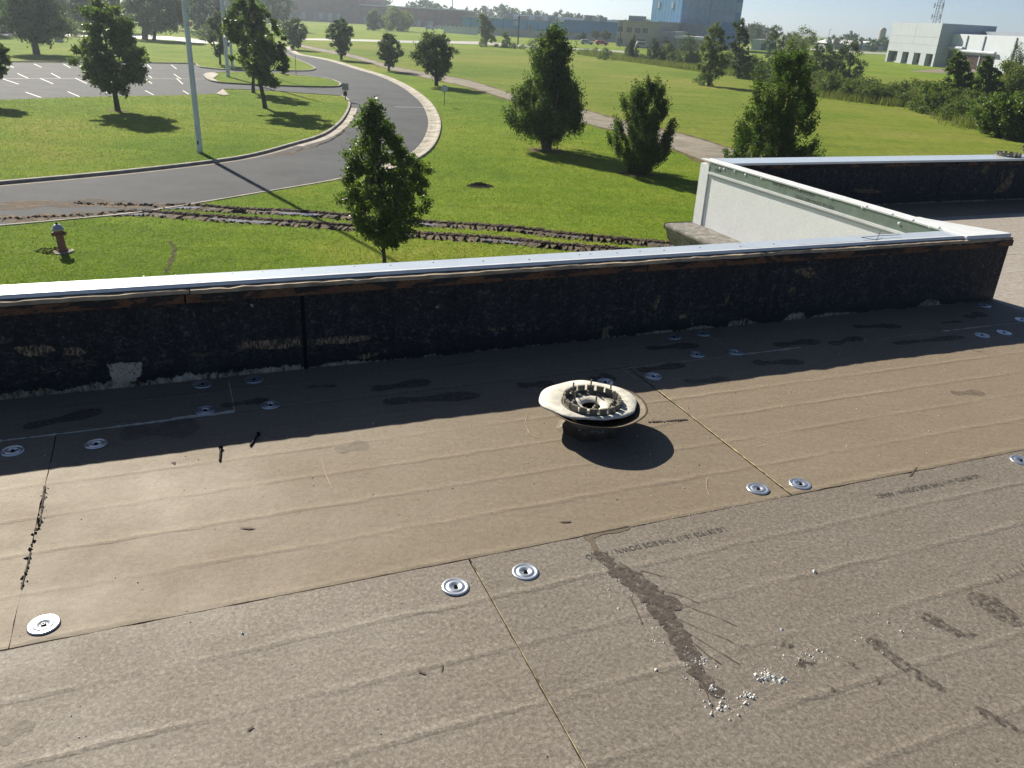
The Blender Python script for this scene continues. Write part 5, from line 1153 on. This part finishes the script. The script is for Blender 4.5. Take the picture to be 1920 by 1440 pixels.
M['steel'] = simple('pole_steel', (.12, .12, .12), .6, .4, .2, 3)
M['woodpole'] = simple('dark_pole', (.05, .042, .035), .9, 0, .3, 3)

# brick warehouse
b = House('brick_warehouse', 'long brown brick warehouse with white roof edge, taller at its left end', at(548, 37.5), at(873, 55), 90)
xs = b.along(675); b.box('wall', M['brick'], xs + .1, b.L, 0, 90, 0, 8.6); b.box('wall', M['brick'], -60, xs, -.6, 90, 0, 13.6)
b.box('roof', M['roofw'], xs + .1, b.L + .3, -.3, 90, 8.62, 9.2); b.box('roof', M['roofw'], -60.3, xs + .06, -.9, 90, 13.62, 14.1)
for x0, x1 in ((568, 575), (600, 606), (615, 625), (633, 639), (540, 550)):
    a0, a1 = b.along(x0), b.along(x1); b.window(a0, a1, 1.0 if x0 != 615 else .2, 4.2, M['door'], M['whitew2'], 'dock_door', .75)
for x0, x1 in ((682, 688), (780, 788), (800, 812)): b.window(b.along(x0), b.along(x1), .1, 3.0, M['door'], M['whitew2'], 'dock_door', .1)
for i in range(9):
    xx = xs + 8 + i * (b.L - xs - 12) / 8; b.box('pilaster', M['brick'], xx, xx + .5, -.25, -.01, 0, 8.3)
# long blue warehouse
b = House('blue_warehouse', 'long low warehouse with blue cladding above a pale grey base', at(866, 61), at(1155, 79.5), 70)
e1 = b.along(1060)
b.box('base_wall', M['palegrey'], 0, b.L, 0, 70, 0, 2.6); b.box('cladding', M['blue'], 0, e1 - .05, -.15, 70, 2.62, 6.0); b.box('cladding', M['blue_d'], e1, b.L, -.5, 70, 2.62, 6.9)
b.box('roof', M['greyroof'], -.3, e1 - .06, -.4, 70, 6.02, 6.35); b.box('roof', M['greyroof'], e1 - .02, b.L + .1, -.8, 70, 6.92, 7.15)
b.box('roof_strip', M['roofw'], b.along(1010), b.L - 6, 20, 60, 7.16, 8.0); b.box('roof_strip', M['roofw'], b.along(905), b.along(965), 25, 66, 6.36, 8.2)
for i in range(9): xx = 4 + i * (e1 - 6) / 8; b.box('downpipe', M['blue_d'], xx, xx + .22, -.32, -.16, 1.0, 6.0)
b.window(b.along(991), b.along(997), 2.75, 4.4, M['glass'], M['beige'], proud=.4); b.window(b.along(963), b.along(971), 4.0, 5.6, M['whitew'], M['whitew2'], 'wall_sign', .3)
for x0, x1, h in ((930, 936, 1.8), (938, 943, 2.4), (960, 975, 1.3), (990, 1004, 1.5), (1013, 1024, 1.9), (1083, 1103, 2.0), (1112, 1122, 1.6)):
    zz = 6.36 if x1 < 1055 else 7.16; a0 = b.along(x0); b.box('roof_unit', M['palegrey'], a0, a0 + (x1 - x0) * .18, 6, 10, zz, zz + h)
b.box('yard_wall', M['palegrey'], b.along(952), b.along(1088), -14, -13.6, 0, 2.4)
# white fence at its left end
fa, fb_ = at(832, 61), at(895, 66); fn = thing('white_fence', 'pale board fence at the left end of the blue warehouse', 'fence', (fa.x, fa.y, GZ), math.atan2(fb_.y - fa.y, fb_.x - fa.x)); FL = (fb_ - fa).length
for i in range(22): MB().box(i * FL / 22, 0, 0, (i + .88) * FL / 22, .05, 2.6 + .25 * math.sin(i * 2.1)).obj('fence_board', M['whitew2'], fn)
for i in range(8): MB().box(i * FL / 7.2, .06, 0, i * FL / 7.2 + .12, .18, 2.7).obj('post', M['palegrey'], fn)
# beige office
b = House('beige_office', 'beige two storey office block with a row of upper windows', at(1155, 86), at(1233, 91), 30)
b.box('wall', M['beige'], 0, b.L, 0, 30, 0, 7.5); b.box('parapet', M['beige'], -.15, b.L + .15, -.15, 30.1, 7.52, 7.9); b.box('roof_unit', M['greyroof'], 2, 7, 5, 9, 7.92, 9.4)
for x0, x1 in ((1157, 1168), (1174, 1185), (1190, 1201), (1204, 1215)):
    f = b.window(b.along(x0), b.along(x1), 4.2, 6.0, M['glass'], M['whitew2']); 
    for k in range(1, 4): a0 = b.along(x0) + (b.along(x1) - b.along(x0)) * k / 4; MB().box(a0 - .04, -.12, 4.25, a0 + .04, -.085, 5.95).obj('mullion', M['whitew2'], f)
for x0, x1 in ((1158, 1170), (1196, 1212)): b.window(b.along(x0), b.along(x1), .4, 2.6, M['glass'], M['whitew2'])
b.box('annex', M['palegrey'], b.L + .05, b.L + 5.2, .6, 20, 0, 5.4); b.box('awning', M['greyroof'], b.L - .2, b.L + 3.4, -2.0, .58, 2.9, 3.2)
b.box('canopy_roof', M['roofw'], b.L + 5.3, b.L + 15.5, -1, 12, 3.4, 4.2); b.box('annex', M['beige'], b.L + 5.6, b.L + 15, 0, 12, 0, 3.38)
b.box('link_block', M['greyroof'], 6, b.L + 6, 30.2, 44, 0, 8.2)
# blue tower
def tower():
    d0 = 330
    P0, P1, P2 = [pt(_ray(x, 60)) .normalized() * d for x, d in ((1217.5, 345), (1273, 330), (1385, 341))]
    t = thing('blue_tower', 'tall windowless blue industrial tower with a paneled right face', 'building', (P1.x, P1.y, GZ)); l = [p - P1 for p in (P0, P1, P2)]
    l.append(l[0] + l[2]); MB().prism([(p.x, p.y) for p in (l[0], l[1], l[2], l[3])], 0, 30).obj('wall', M['blue'], t)
    u = (P2 - P1).normalized(); n = Vector((u.y, -u.x, 0)); L = (P2 - P1).length; a = math.atan2(u.y, u.x)
    # paneled face: rows of panels, stained white joints in the lower rows
    zr = [0, 5.8, 9.2, 12.6, 16.0, 19.4, 22.8, 26.2, 29.8]
    cols = [0.01, .12, .25, .38, .47, .58, .70, .80, .90, .985]
    for r in range(len(zr) - 1):
        for k in range(len(cols) - 1):
            if r <= 1 and cols[k] >= .70: mt = M['blue_d']
            elif cols[k] > .88: mt = M['blue_d'] if r % 3 else M['bluegrey']
            else: mt = M['bluegrey']
            MB().box(cols[k] * L + .05, -.14, zr[r] + .06, cols[k + 1] * L - .05, -.01, zr[r + 1] - .06).obj('panel', mt, t, (0, 0, 0), a)
    for c in (.005, .47): MB().box(c * L - .12, -.30, 0, c * L + .12, -.15, 29.5).obj('downpipe', M['blue_d'], t, (0, 0, 0), a)
    u2 = (P0 - P1).normalized(); a2 = math.atan2(u2.y, u2.x); L2 = (P0 - P1).length
    for f in (.30, .76):
        w = MB().box(f * L2 - .65, .01, 12.7, f * L2 + .65, .12, 15.0).obj('window', M['whitew'], t, (0, 0, 0), a2); MB().box(f * L2 - .5, .121, 12.85, f * L2 + .5, .15, 14.85).obj('pane', M['door'], w)
tower()
# white building
b = House('white_building', 'white building with a tall box front, deep windows and a long paneled wing', at(1659, 115), at(1748, 125), 16)
b.box('box_front', M['whitew'], 0, b.L, 0, 16, 3.3, 11.4)
for i, z in enumerate((5.6, 7.7)): b.box('panel_joint', M['palegrey'], .05, b.L - .05, -.03, -.004, z, z + .08)
b.box('panel_joint', M['palegrey'], b.L * .52, b.L * .52 + .08, -.028, -.004, 5.75, 11.3)
b.box('ground_floor', M['whitew2'], .2, b.L - .2, 1.4, 16, 0, 3.28)
nP = 5
for i in range(nP):
    x0 = i * (b.L - 1.1) / (nP - 1); b.box('pier', M['whitew'], x0, x0 + (1.1 if i in (0, nP - 1) else 3.1), .02, 1.38, 0, 3.28)
for i in range(4):
    x0 = i * (b.L - 1.1) / (nP - 1) + (1.2 if i == 0 else 3.3); x1 = (i + 1) * (b.L - 1.1) / (nP - 1) - .3
    f = b.box('window', M['brownglass'], x0, x1, 1.30, 1.39, .5, 3.0); MB().box(x0 + .1, 1.27, .6, (x0 + x1) / 2, 1.295, 2.9).obj('pane', M['glass'], f)
q0, q1 = at(1752, 124), at(1985, 150)
w = House('white_wing', 'long white wing of the white building with pilasters and rounded canopies', q0, q1, 30)
w.box('wall', M['whitew2'], 0, w.L + 12, 0, 30, 0, 8.9); w.box('roof_edge', M['greyroof'], 0, w.L + 12, 8, 30, 8.92, 9.9)
for i, xp in enumerate((1783, 1817, 1850, 1910)):
    x0 = w.along(xp); w.box('pilaster', M['whitew'], x0, x0 + .45, -.3, -.01, 0, 8.6)
for i, (x0, x1, z) in enumerate(((1776, 1818, 5.3), (1812, 1882, 4.6))):
    a0, a1 = w.along(x0), w.along(x1); m = MB().tube([(a0, -.7, z), (a1, -.7, z)], .42, 10); m.obj('canopy', M['whitew'], w.o); w.window(a0 + .6, a1 - .6, .1, z - .7, M['brownglass'], M['whitew2'])
w.window(w.along(1757), w.along(1767), .1, 2.6, M['glass'], M['whitew'], 'door')
_d = w.a - b.a; _c, _s = math.cos(-b.ang), math.sin(-b.ang)          # the wing belongs to the same building
for ch in list(w.o.children):
    ch.parent = b.o; ch.location = (_d.x * _c - _d.y * _s, _d.x * _s + _d.y * _c, 0); ch.rotation_euler = (0, 0, w.ang - b.ang)
bpy.data.objects.remove(w.o)
# small ones
b = House('grey_shed', 'small grey box building behind the ditch trees, right of the tower', at(1408, 93), at(1437, 95), 8); b.box('wall', M['door'], 0, b.L, 0, 8, 0, 3.6); b.box('roof', M['roofw'], -.2, b.L + .2, -.2, 8.2, 3.62, 3.85); b.window(b.L * .62, b.L * .95, .2, 2.4, M['glass'], M['steel'], 'door')
b = House('white_shed', 'low shed with white roof in the distance before the far tree line', at(1525, 88), at(1602, 94), 18); b.box('wall', M['palegrey'], 0, b.L, 0, 18, 0, 2.4)
MB().prism([(-.3, -.4), (b.L + .3, -.4), (b.L + .3, 9), (-.3, 9)], 2.42, [2.5, 2.5, 4.6, 4.6]).obj('roof', M['roofw'], b.o)
p = pt(_ray(1653, 70)).normalized() * 620; m = MB().lathe([(2.1, 0), (2.1, 11), (1.9, 11.6), (1.3, 12.4)], 20); sl_ = m.obj('silo', M['beige'], None, (p.x, p.y, GZ)); tag(sl_, 'pale round silo rising from the far tree line', 'silo')
# lattice mast behind the white building
p = pt(_ray(1755, 43)).normalized() * 300; mt = thing('lattice_mast', 'tall grey lattice mast with antennas behind the white building', 'mast', (p.x, p.y, GZ)); HM = 44
for k in range(3):
    a = 2.094 * k; MB().tube([(1.4 * math.cos(a), 1.4 * math.sin(a), 0), (.35 * math.cos(a), .35 * math.sin(a), HM)], .07, 6).obj('leg', M['steel'], mt)
br = MB()
for i in range(26):
    z0, z1 = HM * i / 26, HM * (i + 1) / 26; r0_, r1_ = 1.4 - 1.05 * i / 26, 1.4 - 1.05 * (i + 1) / 26
    for k in range(3):
        a, a2 = 2.094 * k, 2.094 * (k + 1); br.tube([(r0_ * math.cos(a), r0_ * math.sin(a), z0), (r1_ * math.cos(a2), r1_ * math.sin(a2), z1)], .03, 4, False); br.tube([(r0_ * math.cos(a2), r0_ * math.sin(a2), z0), (r1_ * math.cos(a), r1_ * math.sin(a), z1)], .03, 4, False)
br.obj('bracing', M['steel'], mt)
for z in (16.5, 20.5, 13.5):
    for k in range(3):
        a = 2.094 * k + .5; MB().box(-.15, -.1, -.7, .15, .1, .7).obj('antenna', M['whitew2'], mt, (1.5 * math.cos(a), 1.5 * math.sin(a), z), a); MB().tube([(0, 0, z), (1.5 * math.cos(a), 1.5 * math.sin(a), z)], .05, 5).obj('arm', M['steel'], mt)
for xp, d, h in ((517.0, 600, 45), (847.5, 700, 34), (743, 760, 38)):
    pass
p = pt(_ray(848, 20)).normalized() * 640; MB_ = MB().tube([(0, 0, 0), (0, 0, 28)], [.5, .25], 6); tag(MB_.obj('far_mast', M['steel'], None, (p.x, p.y, GZ)), 'thin far mast above the trees behind the brick warehouse', 'mast')

# ================================================================== POLES, SIGNS, HYDRANT
def worn_white():
    k = NT('worn_white_paint'); p = k.pos((1, 1, .35), obj=True); n = k.noise(p, 3.2, 7, .72)
    return k.set(k.ramp(n, [(.32, (.08, .075, .07)), (.37, (.60, .62, .64)), (.6, (.70, .72, .74))]), .5, 0, .4)
M['polepaint'] = worn_white()
def pole(base, h, r, label, zb, lean=0):
    p = at(*base, zb); t = thing('flag_pole', label, 'pole', (p.x, p.y, zb), 0, 'tall white poles beside the parking lot')
    MB().tube([(0, 0, -.05), (0, 0, .25), (0, 0, h * .5), (0, 0, h)], [r, r, r * .8, r * .45], 14).obj('shaft', M['polepaint'], t, smooth=True)
    MB().box(-.035, -r - .012, .42, .035, -r + .02, .58).obj('hand_hole', M['hole'], t)
    MB().lathe([(.0001, h + .14), (.08, h + .08), (.10, h), (.05, h - .05)], 10).obj('finial', M['polepaint'], t)
pole((375, 286), 15, .145, 'tall worn white pole on the lawn island by the road', GI)
pole((428, 144), 15, .20, 'second white pole, standing on the small grass island', GI)
pole((436, 128), 15, .16, 'third white pole behind the second, above the tree crown', GI)
def utility(base, ytop, r, label, mat='woodpole', name='utility_pole', arm=0):
    p = at(*base); h = at_y(base[0] + (ytop - base[1]) * -.03, ytop, p).z - GZ; t = thing(name, label, 'pole', (p.x, p.y, GZ))
    MB().tube([(0, 0, 0), (0, 0, h)], [r, r * .7], 8).obj('shaft', M[mat], t)
    if arm: MB().box(0, -.12, h - .12, arm, .12, h + .05).obj('lamp_head', M['whitew2'], t)
    else: MB().tube([(-.5, 0, h - .5), (.5, 0, h - .5)], .06, 6).obj('crossarm', M[mat], t)
utility((971, 84), 29, .20, 'dark utility pole by the far street before the blue warehouse')
utility((1161.5, 88), 38, .17, 'dark utility pole at the corner of the beige office')
utility((1024, 66), 33, .14, 'slim pole against the blue warehouse wall')
utility((192, 66), -20, .15, 'thin pale pole above the crown of the full island tree', 'polepaint')
utility((1549, 93), 54, .13, 'grey street lamp in front of the low white shed', 'steel', 'street_lamp', 1.2)
utility((1427, 90), 51, .13, 'grey street lamp by the small grey box building', 'steel', 'street_lamp', 1.2)
# flag
p = at(1433, 94); t = thing('flag', 'small red and white flag hanging on its pole past the ditch', 'flag', (p.x, p.y, GZ)); h = at_y(1436, 60, p).z - GZ
MB().tube([(0, 0, 0), (0, 0, h)], .07, 6).obj('flagstaff', M['whitew'], t)
M['red'] = simple('red_paint', (.42, .045, .05), .6, 0, .15); M['redflag'] = simple('red_cloth', (.45, .06, .10), .8)
hh = (h - .3) - (at_y(1433, 79, p).z - GZ)
for k in range(4):
    z1 = h - .3 - k * hh / 4; m = MB(); n = 8; vs = []
    for i in range(n + 1): x = i / n * 1.6; w = .15 * math.sin(i * .9 + k * .4); vs += [(.05 + x * .55, w, z1 - x * .35), (.05 + x * .55, w * 1.1, z1 - hh / 4 - x * .35)]
    m.add(vs, [(2 * i, 2 * i + 1, 2 * i + 3, 2 * i + 2) for i in range(n)]); m.obj('stripe', M['redflag'] if k % 2 == 0 else M['whitew'], t)
# round sign, square sign with box, do not enter sign
def sign_post(name, label, base, r=.03):
    p = at(*base); return thing(name, label, 'sign', (p.x, p.y, GZ)), p
t, p = sign_post('round_sign', 'pale round sign on a thin post on the grass by the road loop', (833, 199)); c = at_y(832.5, 166, p); h = c.z - GZ; R = abs(at_y(839, 166, p).x - c.x)
MB().tube([(0, 0, 0), (0, 0, h)], .028, 8).obj('post', M['steel'], t); m = MB().lathe([(.0001, .012), (R, .012), (R, -.012), (.0001, -.012)], 28); m.v = [(a, -b_ - .03 if False else -.035 + z, h + b_) for a, b_, z in m.v]; m.obj('disc', M['whitew2'], t)
m = MB().lathe([(R * .86, 0), (R * .93, 0)], 28); m.v = [(a, -.0505, h + b_) for a, b_, z in m.v]; m.obj('disc_border', M['palegrey'], t)
t, p = sign_post('square_sign', 'square sign plate with a dark box on its post at the kerb tip', (648, 190)); c0_, c1_ = at_y(641.5, 169, p), at_y(653.5, 156.5, p)
MB().tube([(0, 0, 0), (0, 0, c1_.z - GZ)], .035, 8).obj('post', M['woodpole'], t); MB().box(c0_.x - p.x, -.06, c0_.z - GZ, c1_.x - p.x, -.04, c1_.z - GZ).obj('plate', M['palegrey'], t)
k0, k1 = at_y(645, 179, p), at_y(651, 171, p); MB().box(k0.x - p.x, -.20, k0.z - GZ, k1.x - p.x, -.062, k1.z - GZ).obj('control_box', M['woodpole'], t)
t, p = sign_post('no_entry_sign', 'red round no entry sign with a white bar beside the first pole', (359.5, 66)); c = at_y(358.3, 45, p); h = c.z - GZ; R = abs(at_y(362.4, 45, p).x - c.x)
MB().tube([(0, 0, 0), (0, 0, h)], .05, 8).obj('post', M['steel'], t); m = MB().lathe([(.0001, .02), (R, .02), (R, -.02), (.0001, -.02)], 28); m.v = [(a, -.08 + z, h + b_) for a, b_, z in m.v]; m.obj('disc', M['red'], t); MB().box(-R * .7, -.13, h - R * .17, R * .7, -.105, h + R * .17).obj('white_bar', M['whitew'], t)
p = at(555.5, 143); m = MB().tube([(0, 0, 0), (0, 0, 2.0)], .03, 6); tag(m.obj('marker_post', M['steel'], None, (p.x, p.y, GI)), 'thin bare post on the right part of the small grass island', 'post')
p = at(111, 79); MB_ = MB().box(-.5, -.4, 0, .5, .4, .8); o = MB_.obj('utility_box', M['palegrey'], None, (p.x, p.y, GZ)); bevel(o, .05); tag(o, 'small grey utility box on the grass near the big spreading tree', 'utility box')
# hydrant, leaning slightly
p = at(119, 473); hy = thing('fire_hydrant', 'rusty red fire hydrant with a silver cap on the near lawn', 'hydrant', (p.x, p.y, GZ)); hy.rotation_euler = (0, math.radians(-3.5), .3)
M['hyred'] = simple('rusty_red_paint', (.24, .095, .075), .75, 0, .4, 14, .4, 60, .004); M['silver'] = simple('silver_paint', (.42, .44, .46), .4, .5, .25, 12)
MB().lathe([(.30, 0), (.29, .05), (.22, .075), (.20, .05), (.0001, .05)], 24, (0, 0, -.02), lambda q: 1 + .06 * math.sin(3 * q)).obj('concrete_collar', M['gutter'], hy)
MB().lathe([(.155, .03), (.155, .075), (.120, .085), (.112, .11), (.108, .42), (.112, .60), (.125, .64), (.130, .68)], 24).obj('barrel', M['hyred'], hy, smooth=True)
MB().lathe([(.172, .68), (.176, .70), (.172, .725), (.150, .735), (.140, .78), (.105, .83), (.05, .855), (.036, .86)], 24).obj('bonnet', M['silver'], hy, smooth=True)
MB().lathe([(.040, .858), (.040, .875), (.030, .878), (.028, .91), (.0001, .912)], 6).obj('operating_nut', M['woodpole'], hy)
for s in (-1, 1):
    n = MB().tube([(0, 0, .565), (s * .125, 0, .565), (s * .135, 0, .565)], [.062, .058, .07], 12).obj('nozzle', M['hyred'], hy)
    MB().tube([(s * .137, 0, .565), (s * .185, 0, .565), (s * .205, 0, .565)], [.068, .060, .028], 8).obj('nozzle_cap', M['hyred'], n); MB().tube([(s * .17, 0, .50), (s * .175, -.01, .42), (s * .15, 0, .38)], .006, 5).obj('chain', M['woodpole'], n)
n = MB().tube([(0, 0, .52), (0, -.13, .52), (0, -.175, .52)], [.075, .075, .06], 12).obj('nozzle', M['hyred'], hy)
for k in range(8): a = .785 * k; MB().tube([(.14 * math.cos(a), .14 * math.sin(a), .07), (.14 * math.cos(a), .14 * math.sin(a), .10)], .014, 6).obj('bolt', M['woodpole'], hy)
rngs = MB()
for _ in range(140):
    a, r = rnd.uniform(1.5, 5.2), rnd.uniform(.25, .75); x, y, s = r * math.cos(a) - .1, r * math.sin(a) * .6 + .1, rnd.uniform(.015, .05); rngs.add([(x - s, y - s, 0), (x + s, y - s, 0), (x, y + s, 0), (x, y, s)], [(0, 1, 3), (1, 2, 3), (2, 0, 3)])
tag(rngs.obj('loose_soil', M['dirt'], None, (p.x, p.y, GZ)), 'loose brown soil scattered around the hydrant foot', 'soil', kind='stuff')
# soil rings under the trees
for bp, r in (((221, 208), .7), ((1025, 282), 1.3), ((1195, 327), 1.0), ((1385, 147), 1.2)):
    z = GI if bp[0] == 221 else GZ; c = at(*bp, z); m = MB().sheet([(r * math.cos(.2 * k) * rnd.uniform(.75, 1.15), r * .8 * math.sin(.2 * k) * rnd.uniform(.75, 1.15)) for k in range(31)], 0); tag(m.obj('soil_patch', M['dirt'], None, (c.x, c.y, z + .008)), kind='structure')
# vehicles far off
def car(base, w, label, mat, van=False, name='parked_car', rot=0.0):
    p = at(*base); t = thing(name, label, 'van' if van else 'car', (p.x, p.y, GZ), rot); H_ = 2.0 if van else 1.5; L = 4.8 if van else 4.4
    side = [(-L / 2, .35), (L / 2, .35), (L / 2, .8), (L / 2 - .3, .95), (L / 2 - 1.2, 1.0), (L / 2 - 1.75, H_), (-L / 2 + .5, H_), (-L / 2 + .05, 1.1)]
    n = len(side); m = MB().add([(x, -.85, z) for x, z in side] + [(x, .85, z) for x, z in side], [tuple(range(n)), tuple(range(2 * n - 1, n - 1, -1))] + [((i + 1) % n, i, i + n, (i + 1) % n + n) for i in range(n)])
    bevel(m.obj('body', mat, t), .1, 2)
    for y in (-.875, .86): MB().box(-L / 2 + .7, y, 1.05, L / 2 - 1.85, y + .015, H_ - .15).obj('window', M['glass'], t)
    for x in (-L / 2 + .9, L / 2 - .9):
        for y in (-.88, .70): m = MB().lathe([(.0001, 0), (.33, 0), (.33, .18), (.0001, .18)], 14); m.v = [(x + a, y + z, .33 + b_) for a, b_, z in m.v]; m.obj('wheel', M['hole'], t)
car((1205, 90.5), 0, 'white van parked in front of the beige office', M['whitew'], True, 'parked_van')
car((1128, 85), 0, 'red brown car parked under the street trees by the office', M['red'])
car((1100, 83.5), 0, 'pale car parked under the street trees by the blue warehouse', M['whitew'])
car((824, 55), 0, 'white pickup sized car in the yard before the brick warehouse', M['whitew'])
car((806, 56), 0, 'grey car in the yard before the brick warehouse', M['door'])

# ================================================================== AIR
hz = MB().box(-2050, -350, GZ - 1, 2050, 2350, 46).obj('haze', M['hole']); hz.data.materials.clear(); hz['kind'] = 'stuff'
hm = bpy.data.materials.new('haze_air'); hm.use_nodes = True; ht = hm.node_tree
for n_ in list(ht.nodes): ht.nodes.remove(n_)
pv = ht.nodes.new('ShaderNodeVolumePrincipled'); ou = ht.nodes.new('ShaderNodeOutputMaterial'); ht.links.new(pv.outputs[0], ou.inputs['Volume'])
pv.inputs['Color'].default_value = (.76, .89, 1.0, 1); pv.inputs['Density'].default_value = .00032; pv.inputs['Anisotropy'].default_value = .6
hz.data.materials.append(hm); hz['label'] = 'thin pale morning haze over the whole place'; hz['category'] = 'haze'
